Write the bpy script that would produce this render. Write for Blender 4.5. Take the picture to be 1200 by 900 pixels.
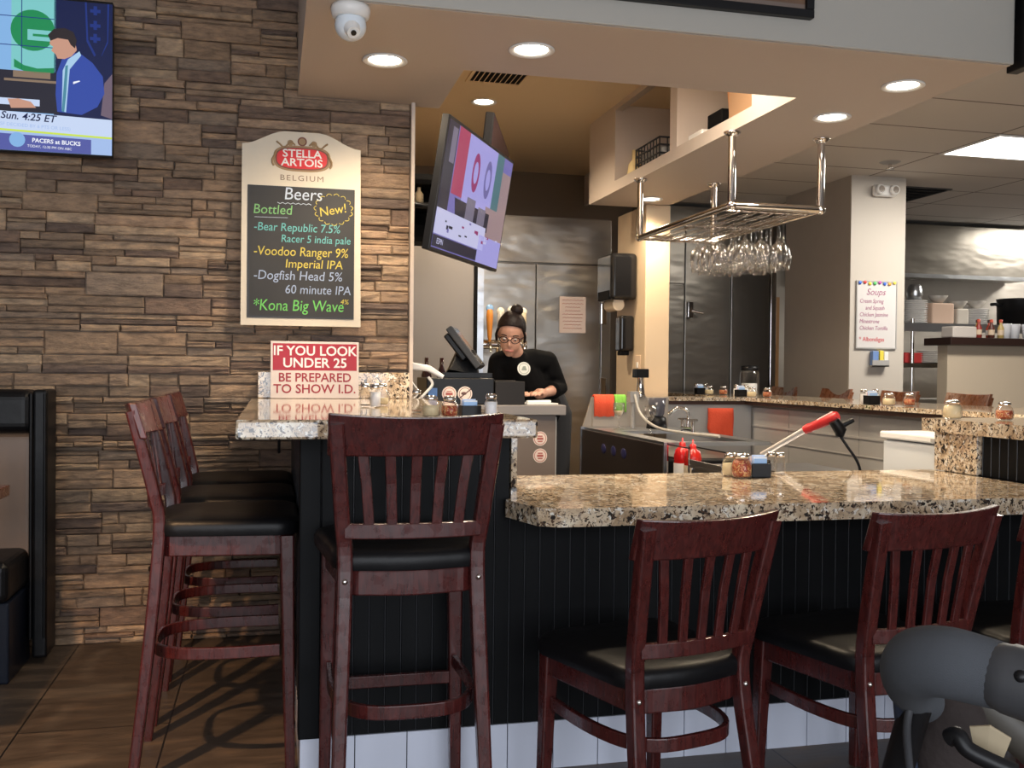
import bpy, math, random
from mathutils import Vector, Matrix, Euler
R = math.radians
random.seed(7)
for o in list(bpy.data.objects): bpy.data.objects.remove(o)
S = bpy.context.scene
COL = S.collection

# ------------------------------------------------------------------ camera, light, exposure
F_PX, YAW, PIT, ROL, CAM_H = 1157.0, .2384, -.0136, .0106, 1.17
FW = Vector((math.sin(YAW)*math.cos(PIT), math.cos(YAW)*math.cos(PIT), math.sin(PIT)))
_r = Vector((math.cos(YAW), -math.sin(YAW), 0)); _u = _r.cross(FW)
RT = _r*math.cos(ROL) + _u*math.sin(ROL); UP = -_r*math.sin(ROL) + _u*math.cos(ROL)
cam = bpy.data.cameras.new('camera'); cam.sensor_width = 36; cam.lens = 36*F_PX/1200; cam.clip_start = .02
co = bpy.data.objects.new('camera', cam); COL.objects.link(co)
co.matrix_world = Matrix(((RT.x, UP.x, -FW.x, 0), (RT.y, UP.y, -FW.y, 0), (RT.z, UP.z, -FW.z, CAM_H), (0, 0, 0, 1)))
S.camera = co
S.view_settings.view_transform = 'Standard'; S.view_settings.look = 'None'
S.view_settings.gamma = 1; S.view_settings.use_curve_mapping = False
S.view_settings.exposure = 0.3
S.cycles.transparent_max_bounces = 32; S.cycles.transmission_bounces = 16
w = bpy.data.worlds.new('world'); S.world = w; w.use_nodes = True
w.node_tree.nodes['Background'].inputs[0].default_value = (.78, .86, 1, 1)
w.node_tree.nodes['Background'].inputs[1].default_value = .4
def lamp(name, kind, loc, energy, color=(1, 1, 1), target=None, **k):
    l = bpy.data.lights.new(name, kind); l.energy = energy; l.color = color
    for a, v in k.items(): setattr(l, a, v)
    o = bpy.data.objects.new(name, l); COL.objects.link(o); o.location = loc
    if target is not None: o.rotation_euler = (Vector(target)-Vector(loc)).to_track_quat('-Z', 'Y').to_euler()
    return o
WARM = (1, .80, .56)
for i, (x, en, cl) in enumerate(((-2.05, 62, (.90, .94, 1)), (.25, 62, (.90, .94, 1)), (2.55, 52, (.90, .94, 1)))):
    lamp('window_daylight', 'AREA', (x, -2.42, 1.5), en, cl, target=(x, 4, 1.5), shape='RECTANGLE', size=2.0, size_y=2.0)

def ray(px, py): return FW + RT*((px-600)/F_PX) - UP*((py-450)/F_PX)
def P(px, py, X=None, Y=None, Z=None, d=None):
    v = ray(px, py)
    t = d if d is not None else X/v.x if X is not None else Y/v.y if Y is not None else (Z-CAM_H)/v.z
    return Vector((0, 0, CAM_H)) + v*t

# ------------------------------------------------------------------ mesh builder
class MB:
    def __init__(s): s.v = []; s.f = []; s.m = []; s.s = []; s.c = []
    def add(s, vs, fs, mi=0, smooth=False, mat=None, col=None):
        b = len(s.v)
        s.v += [tuple(mat @ Vector(p)) if mat is not None else tuple(p) for p in vs]
        for f in fs: s.f.append([b+i for i in f]); s.m.append(mi); s.s.append(smooth); s.c.append(col)
        return s
    def box(s, x0, x1, y0, y1, z0, z1, mi=0, mat=None):
        v = [(x0,y0,z0),(x1,y0,z0),(x1,y1,z0),(x0,y1,z0),(x0,y0,z1),(x1,y0,z1),(x1,y1,z1),(x0,y1,z1)]
        return s.add(v, [(0,3,2,1),(4,5,6,7),(0,1,5,4),(1,2,6,5),(2,3,7,6),(3,0,4,7)], mi, False, mat)
    def prism(s, poly, z0, z1, mi=0, mat=None, smooth=False):
        n = len(poly)
        v = [(x, y, z0) for x, y in poly]+[(x, y, z1) for x, y in poly]
        s.add(v, [tuple(range(n-1, -1, -1)), tuple(range(n, 2*n))], mi, False, mat)
        s.add(v, [(i, (i+1) % n, n+(i+1) % n, n+i) for i in range(n)], mi, smooth, mat)
        return s
    def lathe(s, prof, c=(0,0,0), n=24, mi=0, mat=None):
        v = []; f = []
        for r, z in prof:
            for k in range(n):
                a = 2*math.pi*k/n; v.append((c[0]+r*math.cos(a), c[1]+r*math.sin(a), c[2]+z))
        for i in range(len(prof)-1):
            for k in range(n): f.append((i*n+k, i*n+(k+1) % n, (i+1)*n+(k+1) % n, (i+1)*n+k))
        s.add(v, f, mi, True, mat)
        if prof[0][0] > 1e-6: s.add(v[:n], [tuple(range(n-1, -1, -1))], mi, False, mat)
        if prof[-1][0] > 1e-6: s.add(v[-n:], [tuple(range(n))], mi, False, mat)
        return s
    def tube(s, pts, r, n=10, mi=0, mat=None, caps=True):
        pts = [Vector(p) for p in pts]; rr = r if isinstance(r, (list, tuple)) else [r]*len(pts)
        t0 = (pts[1]-pts[0]).normalized(); a = Vector((0,0,1)) if abs(t0.z) < .9 else Vector((1,0,0))
        nx = t0.cross(a).normalized(); v = []; f = []
        for i, p in enumerate(pts):
            t = (pts[min(i+1, len(pts)-1)]-pts[max(i-1, 0)]).normalized()
            nx = (nx - t*nx.dot(t)).normalized(); ny = t.cross(nx)
            for k in range(n):
                q = 2*math.pi*k/n; v.append(p+nx*(rr[i]*math.cos(q))+ny*(rr[i]*math.sin(q)))
        for i in range(len(pts)-1):
            for k in range(n): f.append((i*n+k, i*n+(k+1) % n, (i+1)*n+(k+1) % n, (i+1)*n+k))
        s.add(v, f, mi, True, mat)
        if caps: s.add(v[:n], [tuple(range(n-1, -1, -1))], mi, False, mat); s.add(v[-n:], [tuple(range(n))], mi, False, mat)
        return s
    def sweep(s, pts, side, w, d, mi=0, mat=None, smooth=False):
        """rectangular bar along pts: width w along 'side', depth d across it"""
        pts = [Vector(p) for p in pts]; v = []; f = []; n = len(pts)
        W = w if isinstance(w, (list, tuple)) else [w]*n; D = d if isinstance(d, (list, tuple)) else [d]*n
        for i, p in enumerate(pts):
            t = (pts[min(i+1, n-1)]-pts[max(i-1, 0)]).normalized()
            a = Vector(side); a = (a-t*a.dot(t)).normalized(); b = t.cross(a)
            for q, r_ in ((-1,-1),(1,-1),(1,1),(-1,1)): v.append(p+a*(q*W[i]/2)+b*(r_*D[i]/2))
        for i in range(n-1):
            for k in range(4): f.append((i*4+k, i*4+(k+1) % 4, (i+1)*4+(k+1) % 4, (i+1)*4+k))
        s.add(v, f, mi, smooth, mat); s.add(v[:4], [(3,2,1,0)], mi, False, mat); s.add(v[-4:], [(0,1,2,3)], mi, False, mat)
        return s
    def ball(s, c, r, n=16, mi=0, mat=None):
        r = r if isinstance(r, (list, tuple)) else (r, r, r); m = n//2; v = []; f = []
        for i in range(m+1):
            th = math.pi*i/m
            for k in range(n):
                a = 2*math.pi*k/n; v.append((c[0]+r[0]*math.sin(th)*math.cos(a), c[1]+r[1]*math.sin(th)*math.sin(a), c[2]-r[2]*math.cos(th)))
        for i in range(m):
            for k in range(n): f.append((i*n+k, i*n+(k+1) % n, (i+1)*n+(k+1) % n, (i+1)*n+k))
        return s.add(v, f, mi, True, mat)
    def poly(s, pts, mi=0, mat=None): return s.add(pts, [tuple(range(len(pts)))], mi, False, mat)
    def disc(s, c, r, y=0, n=28, mi=0, mat=None, rz=None):
        rz = rz or r
        return s.poly([(c[0]+r*math.cos(2*math.pi*k/n), y, c[1]+rz*math.sin(2*math.pi*k/n)) for k in range(n)], mi, mat)
    def text(s, txt, size, mat, mi=0, align='CENTER', sx=1, ex=.0004, shear=0, bold=0, spacing=1):
        cu = bpy.data.curves.new('t', 'FONT'); cu.body = txt; cu.size = size; cu.align_x = align; cu.align_y = 'CENTER'
        cu.extrude = ex; cu.shear = shear; cu.offset = bold; cu.resolution_u = 3; cu.space_character = spacing
        ob = bpy.data.objects.new('t', cu); me = bpy.data.meshes.new_from_object(ob)
        s.add([(v.co.x*sx, v.co.y, v.co.z) for v in me.vertices], [tuple(p.vertices) for p in me.polygons], mi, False, mat)
        bpy.data.objects.remove(ob); bpy.data.curves.remove(cu); bpy.data.meshes.remove(me)
        return s
    def build(s, name, mats, parent=None, bevel=0, seg=2, subsurf=0, kind=None, weld=False):
        me = bpy.data.meshes.new(name)
        me.from_pydata(s.v, [], s.f)
        mats = mats if isinstance(mats, (list, tuple)) else [mats]
        for m in mats: me.materials.append(m)
        me.polygons.foreach_set('material_index', s.m); me.polygons.foreach_set('use_smooth', s.s)
        if any(c is not None for c in s.c):
            ca = me.color_attributes.new('Col', 'FLOAT_COLOR', 'CORNER'); k = 0; buf = []
            for f, c in zip(s.f, s.c): buf += list((c or (1,1,1))+(1,))*len(f)
            ca.data.foreach_set('color', buf)
        me.update(); me.validate()
        o = bpy.data.objects.new(name, me); COL.objects.link(o)
        if parent: o.parent = parent
        if kind: o['kind'] = kind
        if weld:
            md = o.modifiers.new('w', 'WELD'); md.merge_threshold = .0002
        if bevel:
            md = o.modifiers.new('b', 'BEVEL'); md.width = bevel; md.segments = seg; md.limit_method = 'ANGLE'; md.angle_limit = R(50)
            md.use_clamp_overlap = True
        if subsurf:
            md = o.modifiers.new('s', 'SUBSURF'); md.levels = md.render_levels = subsurf
        return o
def empty(name, loc=(0,0,0), rz=0, rot=None, scale=1):
    o = bpy.data.objects.new(name, None); COL.objects.link(o); o.location = loc
    o.rotation_euler = rot or (0, 0, rz); o.empty_display_size = .05; o.scale = (scale,)*3
    return o
def tag(o, label, cat, group=None):
    o['label'] = label; o['category'] = cat
    if group: o['group'] = group
    return o
def struct(o): o['kind'] = 'structure'; return o
def dup(root, loc=None, rz=None, label=None, name=None):
    kids = {}
    for ob in list(COL.objects):
        if ob.parent: kids.setdefault(ob.parent, []).append(ob)
    def rec(o, par):
        c = o.copy(); COL.objects.link(c); c.parent = par
        for k in kids.get(o, []): rec(k, c)
        return c
    r = rec(root, None)
    if loc is not None: r.location = loc
    if rz is not None: r.rotation_euler = (r.rotation_euler[0], r.rotation_euler[1], rz)
    if label: r['label'] = label
    return r
ORD = ['first', 'second', 'third', 'fourth', 'fifth', 'sixth', 'seventh', 'eighth', 'ninth', 'tenth', 'eleventh', 'twelfth']
def lerp(a, b, t): return a+(b-a)*t
def smooth_path(pts, k=6):
    P_ = [Vector(p) for p in pts]; P_ = [P_[0]*2-P_[1]]+P_+[P_[-1]*2-P_[-2]]; out = []
    for i in range(1, len(P_)-2):
        for j in range(k):
            t = j/k; a, b, c, d = P_[i-1:i+3]
            out.append(.5*((2*b)+(c-a)*t+(2*a-5*b+4*c-d)*t*t+(3*b-a-3*c+d)*t**3))
    return out+[P_[-2]]
def rrect(w0, w1, y0, y1, r, n=5, bow=0):
    """rounded trapezoid: half width w0 at y0 (rear), w1 at y1 (front)"""
    cs = [(-w0+r, y0+r, 180, 270), (w0-r, y0+r, 270, 360), (w1-r, y1-r, 0, 90), (-w1+r, y1-r, 90, 180)]; out = []
    for j, (cx, cy, a0, a1) in enumerate(cs):
        for i in range(n+1):
            a = R(lerp(a0, a1, i/n)); out.append((cx+r*math.cos(a), cy+r*math.sin(a)))
        if bow and j == 0:
            for i in range(1, 6):
                t = i/6; out.append((lerp(-w0+r, w0-r, t), y0-bow*math.sin(math.pi*t)))
    return out

# ------------------------------------------------------------------ materials
def nm(name):
    m = bpy.data.materials.new(name); m.use_nodes = True
    return m, m.node_tree.nodes, m.node_tree.links, m.node_tree.nodes['Principled BSDF']
def mat(name, col, rough=.5, metal=0, spec=.5, var=0, vscale=8, bump=0, bscale=40, coat=0, trans=0, emis=None, es=0, ior=1.45, alpha=1):
    m, N, L, b = nm(name)
    b.inputs['Base Color'].default_value = (*col, 1); b.inputs['Roughness'].default_value = rough
    b.inputs['Metallic'].default_value = metal; b.inputs['Specular IOR Level'].default_value = spec
    b.inputs['Coat Weight'].default_value = coat; b.inputs['Coat Roughness'].default_value = .08
    b.inputs['Transmission Weight'].default_value = trans; b.inputs['IOR'].default_value = ior; b.inputs['Alpha'].default_value = alpha
    if emis: b.inputs['Emission Color'].default_value = (*emis, 1); b.inputs['Emission Strength'].default_value = es
    if var or bump:
        tc = N.new('ShaderNodeTexCoord')
        n = N.new('ShaderNodeTexNoise'); n.inputs['Scale'].default_value = vscale; n.inputs['Detail'].default_value = 5
        L.new(tc.outputs['Object'], n.inputs['Vector'])
        if var:
            mx = N.new('ShaderNodeMix'); mx.data_type = 'RGBA'; L.new(n.outputs['Fac'], mx.inputs[0])
            mx.inputs[6].default_value = (*[c*(1-var) for c in col], 1); mx.inputs[7].default_value = (*[min(1, c*(1+var)) for c in col], 1)
            L.new(mx.outputs[2], b.inputs['Base Color'])
        if bump:
            n2 = N.new('ShaderNodeTexNoise'); n2.inputs['Scale'].default_value = bscale; n2.inputs['Detail'].default_value = 4
            L.new(tc.outputs['Object'], n2.inputs['Vector'])
            bp = N.new('ShaderNodeBump'); bp.inputs['Strength'].default_value = bump; bp.inputs['Distance'].default_value = .01
            L.new(n2.outputs['Fac'], bp.inputs['Height']); L.new(bp.outputs['Normal'], b.inputs['Normal'])
    return m
def ramp(N, stops, mode='LINEAR'):
    r = N.new('ShaderNodeValToRGB'); r.color_ramp.interpolation = mode
    e = r.color_ramp.elements
    while len(e) > 1: e.remove(e[-1])
    e[0].position = stops[0][0]; e[0].color = (*stops[0][1], 1)
    for p, c in stops[1:]:
        x = e.new(p); x.color = (*c, 1)
    return r
def stone_mat():
    m, N, L, b = nm('ledge_stone')
    at = N.new('ShaderNodeAttribute'); at.attribute_name = 'Col'
    tc = N.new('ShaderNodeTexCoord'); mp = N.new('ShaderNodeMapping'); mp.inputs['Scale'].default_value = (1, 1, 3.2)
    L.new(tc.outputs['Object'], mp.inputs[0])
    n = N.new('ShaderNodeTexNoise'); n.inputs['Scale'].default_value = 14; n.inputs['Detail'].default_value = 8; n.inputs['Roughness'].default_value = .65
    L.new(mp.outputs[0], n.inputs[0])
    r = ramp(N, [(.3, (.5, .48, .46)), (.5, (.95, .92, .9)), (.7, (1.4, 1.3, 1.15))]); L.new(n.outputs['Fac'], r.inputs[0])
    mx = N.new('ShaderNodeMix'); mx.data_type = 'RGBA'; mx.blend_type = 'MULTIPLY'; mx.inputs[0].default_value = 1
    L.new(at.outputs['Color'], mx.inputs[6]); L.new(r.outputs[0], mx.inputs[7]); L.new(mx.outputs[2], b.inputs['Base Color'])
    n2 = N.new('ShaderNodeTexNoise'); n2.inputs['Scale'].default_value = 22; n2.inputs['Detail'].default_value = 9; n2.inputs['Roughness'].default_value = .7
    L.new(mp.outputs[0], n2.inputs[0])
    bp = N.new('ShaderNodeBump'); bp.inputs['Strength'].default_value = .9; bp.inputs['Distance'].default_value = .02
    L.new(n2.outputs['Fac'], bp.inputs['Height']); L.new(bp.outputs[0], b.inputs['Normal'])
    b.inputs['Roughness'].default_value = .75
    return m
def granite_mat():
    m, N, L, b = nm('speckled_granite')
    tc = N.new('ShaderNodeTexCoord')
    def noise(s, d, r=.6, off=0):
        mp = N.new('ShaderNodeMapping'); mp.inputs['Location'].default_value = (off, off*.7, off*.3); L.new(tc.outputs['Object'], mp.inputs[0])
        n = N.new('ShaderNodeTexNoise'); n.inputs['Scale'].default_value = s; n.inputs['Detail'].default_value = d; n.inputs['Roughness'].default_value = r
        n.inputs['Distortion'].default_value = .6; L.new(mp.outputs[0], n.inputs[0]); return n
    base = noise(16, 6); rb = ramp(N, [(.35, (.36, .25, .15)), (.5, (.58, .45, .31)), (.65, (.76, .67, .52))]); L.new(base.outputs['Fac'], rb.inputs[0])
    prev = rb.outputs[0]
    for s, d, lo, hi, c, off in ((45, 2, .60, .64, (.80, .76, .68), 21), (75, 3, .58, .63, (.26, .21, .17), 15), (60, 3, .57, .60, (.03, .026, .023), 3), (110, 2, .59, .62, (.10, .06, .04), 9)):
        n = noise(s, d, .55, off); r = ramp(N, [(lo, (0,0,0)), (hi, (1,1,1))]); L.new(n.outputs['Fac'], r.inputs[0])
        mx = N.new('ShaderNodeMix'); mx.data_type = 'RGBA'; L.new(r.outputs[0], mx.inputs[0]); L.new(prev, mx.inputs[6]); mx.inputs[7].default_value = (*c, 1)
        prev = mx.outputs[2]
    L.new(prev, b.inputs['Base Color']); b.inputs['Roughness'].default_value = .05; b.inputs['Specular IOR Level'].default_value = .7
    return m
def wood_mat(name, c0, c1, rough=.25, scale=(9, 9, 1.2), coat=.4):
    m, N, L, b = nm(name)
    tc = N.new('ShaderNodeTexCoord'); mp = N.new('ShaderNodeMapping'); mp.inputs['Scale'].default_value = scale
    L.new(tc.outputs['Object'], mp.inputs[0])
    n = N.new('ShaderNodeTexNoise'); n.inputs['Scale'].default_value = 7; n.inputs['Detail'].default_value = 6; n.inputs['Distortion'].default_value = 1.2
    L.new(mp.outputs[0], n.inputs[0])
    r = ramp(N, [(.35, c0), (.65, c1)]); L.new(n.outputs['Fac'], r.inputs[0]); L.new(r.outputs[0], b.inputs['Base Color'])
    n3 = N.new('ShaderNodeTexNoise'); n3.inputs['Scale'].default_value = 30; n3.inputs['Detail'].default_value = 3; L.new(tc.outputs['Object'], n3.inputs[0])
    rr = ramp(N, [(.3, (rough*.7,)*3), (.7, (min(1, rough*1.6),)*3)]); L.new(n3.outputs['Fac'], rr.inputs[0]); L.new(rr.outputs[0], b.inputs['Roughness'])
    b.inputs['Coat Weight'].default_value = coat; b.inputs['Coat Roughness'].default_value = .15
    return m
def floor_mat():
    m, N, L, b = nm('worn_plank_floor')
    tc = N.new('ShaderNodeTexCoord'); mp = N.new('ShaderNodeMapping'); mp.inputs['Rotation'].default_value = (0, 0, R(90)); mp.inputs['Location'].default_value = (0, .32, 0)
    L.new(tc.outputs['Object'], mp.inputs[0])
    bk = N.new('ShaderNodeTexBrick'); bk.inputs['Scale'].default_value = 1; bk.inputs['Brick Width'].default_value = 3.4; bk.inputs['Row Height'].default_value = .46
    bk.inputs['Mortar Size'].default_value = .003; bk.inputs['Color1'].default_value = (.085, .066, .053, 1); bk.inputs['Color2'].default_value = (.105, .080, .062, 1)
    bk.inputs['Mortar'].default_value = (.006, .005, .005, 1); bk.offset = .37; L.new(mp.outputs[0], bk.inputs[0])
    mp2 = N.new('ShaderNodeMapping'); mp2.inputs['Scale'].default_value = (1.2, 5, 1); L.new(tc.outputs['Object'], mp2.inputs[0])
    n = N.new('ShaderNodeTexNoise'); n.inputs['Scale'].default_value = 3.5; n.inputs['Detail'].default_value = 9; n.inputs['Roughness'].default_value = .65; n.inputs['Distortion'].default_value = .5
    L.new(mp2.outputs[0], n.inputs[0])
    r = ramp(N, [(.3, (.5, .5, .5)), (.55, (1, .97, .93)), (.75, (1.7, 1.5, 1.25))]); L.new(n.outputs['Fac'], r.inputs[0])
    mx = N.new('ShaderNodeMix'); mx.data_type = 'RGBA'; mx.blend_type = 'MULTIPLY'; mx.inputs[0].default_value = 1
    L.new(bk.outputs[0], mx.inputs[6]); L.new(r.outputs[0], mx.inputs[7]); L.new(mx.outputs[2], b.inputs['Base Color'])
    rr = ramp(N, [(.3, (.35,)*3), (.7, (.6,)*3)]); L.new(n.outputs['Fac'], rr.inputs[0]); L.new(rr.outputs[0], b.inputs['Roughness'])
    bp = N.new('ShaderNodeBump'); bp.inputs['Strength'].default_value = .25; bp.inputs['Distance'].default_value = .01; L.new(n.outputs['Fac'], bp.inputs['Height']); L.new(bp.outputs[0], b.inputs['Normal'])
    return m
def steel_mat(name, col=(.42, .40, .37), rough=.28, bump=.25, sc=2.2):
    m, N, L, b = nm(name)
    b.inputs['Base Color'].default_value = (*col, 1); b.inputs['Metallic'].default_value = 1; b.inputs['Roughness'].default_value = rough
    tc = N.new('ShaderNodeTexCoord'); mp = N.new('ShaderNodeMapping'); mp.inputs['Scale'].default_value = (1, 1, 2.5); L.new(tc.outputs['Object'], mp.inputs[0])
    n = N.new('ShaderNodeTexNoise'); n.inputs['Scale'].default_value = sc; n.inputs['Detail'].default_value = 2; L.new(mp.outputs[0], n.inputs[0])
    bp = N.new('ShaderNodeBump'); bp.inputs['Strength'].default_value = bump; bp.inputs['Distance'].default_value = .06; L.new(n.outputs['Fac'], bp.inputs['Height'])
    L.new(bp.outputs[0], b.inputs['Normal'])
    return m
def tile_ceiling_mat():
    m, N, L, b = nm('acoustic_ceiling_tile')
    tc = N.new('ShaderNodeTexCoord'); mp = N.new('ShaderNodeMapping'); mp.inputs['Location'].default_value = (-3.244, -.07, 0)
    L.new(tc.outputs['Object'], mp.inputs[0])
    bk = N.new('ShaderNodeTexBrick'); bk.offset = 0; bk.inputs['Scale'].default_value = 1; bk.inputs['Brick Width'].default_value = 1.22; bk.inputs['Row Height'].default_value = .588
    bk.inputs['Mortar Size'].default_value = .009; bk.inputs['Mortar Smooth'].default_value = 0
    for k in ('Color1', 'Color2'): bk.inputs[k].default_value = (.60, .56, .52, 1)
    bk.inputs['Mortar'].default_value = (.22, .19, .17, 1); L.new(mp.outputs[0], bk.inputs[0]); L.new(bk.outputs[0], b.inputs['Base Color'])
    n = N.new('ShaderNodeTexNoise'); n.inputs['Scale'].default_value = 90; L.new(tc.outputs['Object'], n.inputs[0])
    bp = N.new('ShaderNodeBump'); bp.inputs['Strength'].default_value = .2; bp.inputs['Distance'].default_value = .004; L.new(n.outputs['Fac'], bp.inputs['Height']); L.new(bp.outputs[0], b.inputs['Normal'])
    b.inputs['Roughness'].default_value = .9
    return m
def emit(name, col, s=1):
    m, N, L, b = nm(name); b.inputs['Base Color'].default_value = (0,0,0,1); b.inputs['Roughness'].default_value = .2
    b.inputs['Emission Color'].default_value = (*col, 1); b.inputs['Emission Strength'].default_value = s
    return m
STONE = stone_mat(); GRAN = granite_mat(); FLOOR = floor_mat(); TILEC = tile_ceiling_mat()
WOOD = wood_mat('mahogany_chair_wood', (.036, .0068, .007), (.078, .0135, .012), .27, (16, 16, 2))
WOODO = wood_mat('orange_brown_wood', (.16, .055, .025), (.30, .12, .06))
TABLEW = wood_mat('table_wood', (.05, .018, .012), (.10, .035, .022))
STEEL = steel_mat('brushed_steel'); STEELD = steel_mat('dark_steel', (.30, .28, .25), .33, .2)
STEELB = steel_mat('sink_steel', (.50, .52, .55), .3, .1, 5)
CHROME = mat('chrome', (.75, .72, .70), .08, 1)
PAINT = mat('white_paint_with_bounce', (.50, .425, .37), .55, bump=.05, bscale=60)  # soffit shares the face's paint; bounce light is put into this lighter tone
PAINTF = mat('white_paint_without_bounce', (.38, .362, .325), .6)  # same paint as the underside, in a darker tone without the bounce light
CREAM = mat('cream_post_paint', (.62, .48, .33), .5)
RECESS = mat('tan_recess_paint', (.70, .54, .35), .6)
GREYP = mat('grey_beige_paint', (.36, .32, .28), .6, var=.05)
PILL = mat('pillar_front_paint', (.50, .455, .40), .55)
BLACKP = mat('black_gloss_paint', (.0035, .004, .005), .5, spec=.16); BEADP = mat('black_bead_highlight', (.02, .022, .026), .22, spec=.6)  # bead tone is the board paint lightened for the highlights along the beads
VINYL = mat('black_vinyl', (.0045, .0045, .0055), .42, spec=.3, bump=.12, bscale=25)
TAN = mat('tan_vinyl', (.20, .125, .08), .38, bump=.1, bscale=12)
WTILE = mat('white_glazed_tile', (.62, .66, .78), .18, var=.04)
GROUT = mat('grout', (.25, .26, .3), .9)
BLACK = mat('black_plastic', (.006, .006, .007), .38, spec=.3); BLACKM = mat('matte_black', (.006, .006, .007), .75, spec=.15)
BLACKG = mat('glossy_black_plastic', (.008, .008, .009), .12)
WHITE = mat('white_plastic', (.75, .74, .72), .4); WHITEM = mat('white_board', (.60, .58, .57), .35)
OFFW = mat('cream_board_paint', (.62, .55, .44), .5, var=.04, vscale=20)
CHALKB = mat('chalkboard', (.028, .027, .027), .6, var=.35, vscale=5)
RED = mat('sign_red', (.36, .008, .022), .4); REDT = mat('sign_red_letters', (.30, .02, .03), .45)
GREYPL = mat('grey_plastic', (.035, .036, .04), .45, spec=.3); GREYL = mat('light_grey', (.35, .34, .33), .5)
def thin_glass():
    m, N, L, b = nm('thin_clear_glass'); N.remove(b); out = [n for n in N if n.type == 'OUTPUT_MATERIAL'][0]
    tr = N.new('ShaderNodeBsdfTransparent'); tr.inputs[0].default_value = (.975, .97, .965, 1); gl_ = N.new('ShaderNodeBsdfGlossy'); gl_.inputs['Roughness'].default_value = .12
    fr = N.new('ShaderNodeLayerWeight'); fr.inputs['Blend'].default_value = .35; mx = N.new('ShaderNodeMixShader')
    ml = N.new('ShaderNodeMath'); ml.operation = 'MULTIPLY'; ml.inputs[1].default_value = .75; L.new(fr.outputs['Facing'], ml.inputs[0]); L.new(ml.outputs[0], mx.inputs[0]); L.new(tr.outputs[0], mx.inputs[1]); L.new(gl_.outputs[0], mx.inputs[2]); L.new(mx.outputs[0], out.inputs[0]); return m
GLASS = thin_glass()
CLOTHR = mat('orange_red_towel', (.80, .10, .045), .95, bump=.5, bscale=120); CLOTHG = mat('green_towel', (.22, .55, .08), .95, bump=.5, bscale=120)
FOAM = mat('grey_foam_grip', (.05, .055, .064), .95, bump=.25, bscale=1500)
LAMPW = emit('lamp_disc', (1, .90, .74), 14); TROFF = emit('troffer_diffuser', (1, .97, .92), 5)
DIRTY = mat('worn_wood_edge', (.45, .22, .1), .5)

# ------------------------------------------------------------------ the room
m = MB().box(-3.6, 10, -2.6, 9.4, -.1, 0); struct(m.build('floor', FLOOR))
# stacked stone wall
def stone_wall():
    m = MB(); x0, x1 = -3.6, .595; pal = [(.30, .205, .135), (.25, .175, .12), (.34, .24, .16), (.21, .15, .105), (.28, .19, .125), (.17, .115, .085), (.31, .21, .14), (.235, .175, .13), (.36, .26, .175), (.14, .10, .08)]
    rnd = random.Random(3)
    def st(a, b, z, t):
        d = rnd.uniform(.014, .034); g = .0011; e = min(.006, (t-z)*.2); j = lambda s=.004: rnd.uniform(-s, s)
        X0, X1, Z0, Z1 = a+g, b-g, z+g, t-g; y = 4.455-d
        nx = max(1, int((b-a)/.07)); xs = [lerp(X0, X1, i/nx) for i in range(nx+1)]
        c = rnd.choice(pal); k = rnd.uniform(.80, 1.12)*1.32; c = (c[0]*k, c[1]*k*1.03, c[2]*k*1.06)
        V = []
        for x in xs:
            ee = e if x in (xs[0], xs[-1]) else 0; xi = x+(e if x == xs[0] else -e if x == xs[-1] else 0)
            V += [(x, 4.47, Z0), (x, y+.006, Z0+j(.001)), (xi, y+j(), Z0+e), (xi, y+j(), lerp(Z0, Z1, .5)), (xi, y+j(), Z1-e), (x, y+.006, Z1+j(.001)), (x, 4.47, Z1)]
        F = []
        for i in range(nx):
            for k2 in range(6): F.append((i*7+k2, (i+1)*7+k2, (i+1)*7+k2+1, i*7+k2+1))
        F.append(tuple(range(7))); F.append(tuple(nx*7+q for q in range(6, -1, -1)))
        m.add(V, F, 0, False, None, c)
    z = 0
    while z < 3.3:
        h = rnd.uniform(.062, .10); x = x0+rnd.uniform(-.3, 0)
        while x < x1:
            L_ = rnd.uniform(.14, .42); a, b = max(x, x0), min(x+L_, x1)
            if x1-b < .05: b = x1
            if b-a > .02:
                k = rnd.choice((1, 2, 2, 2, 3, 3, 3)); cuts = [0]+sorted(lerp(i/k, (i+.25*rnd.uniform(-1, 1))/k, 1) for i in range(1, k))+[1]
                for q in range(k):
                    za, zb = z+h*cuts[q], z+h*cuts[q+1]
                    if rnd.random() < .45 and b-a > .16:
                        c = lerp(a, b, rnd.uniform(.3, .7)); st(a, c, za, zb); st(c, b, za, zb)
                    else: st(a, b, za, zb)
            if b == x1: break
            x += L_
        z += h
    o = m.build('wall_stone', STONE); struct(o)
stone_wall()
m = MB().box(-3.6, .6, 4.468, 4.62, 0, 3.3); struct(m.build('wall_stone_backing', GREYP))
m = MB().box(.596, .612, 4.40, 4.62, 1.04, 2.36); struct(m.build('trim_1', PAINT))
m = MB().box(-3.7, -3.6, -2.6, 4.6, 0, 3.3); struct(m.build('wall_left', GREYP))
m = MB().box(9.9, 10, -2.6, 9.4, 0, 3.3); struct(m.build('wall_right', GREYP))
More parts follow.
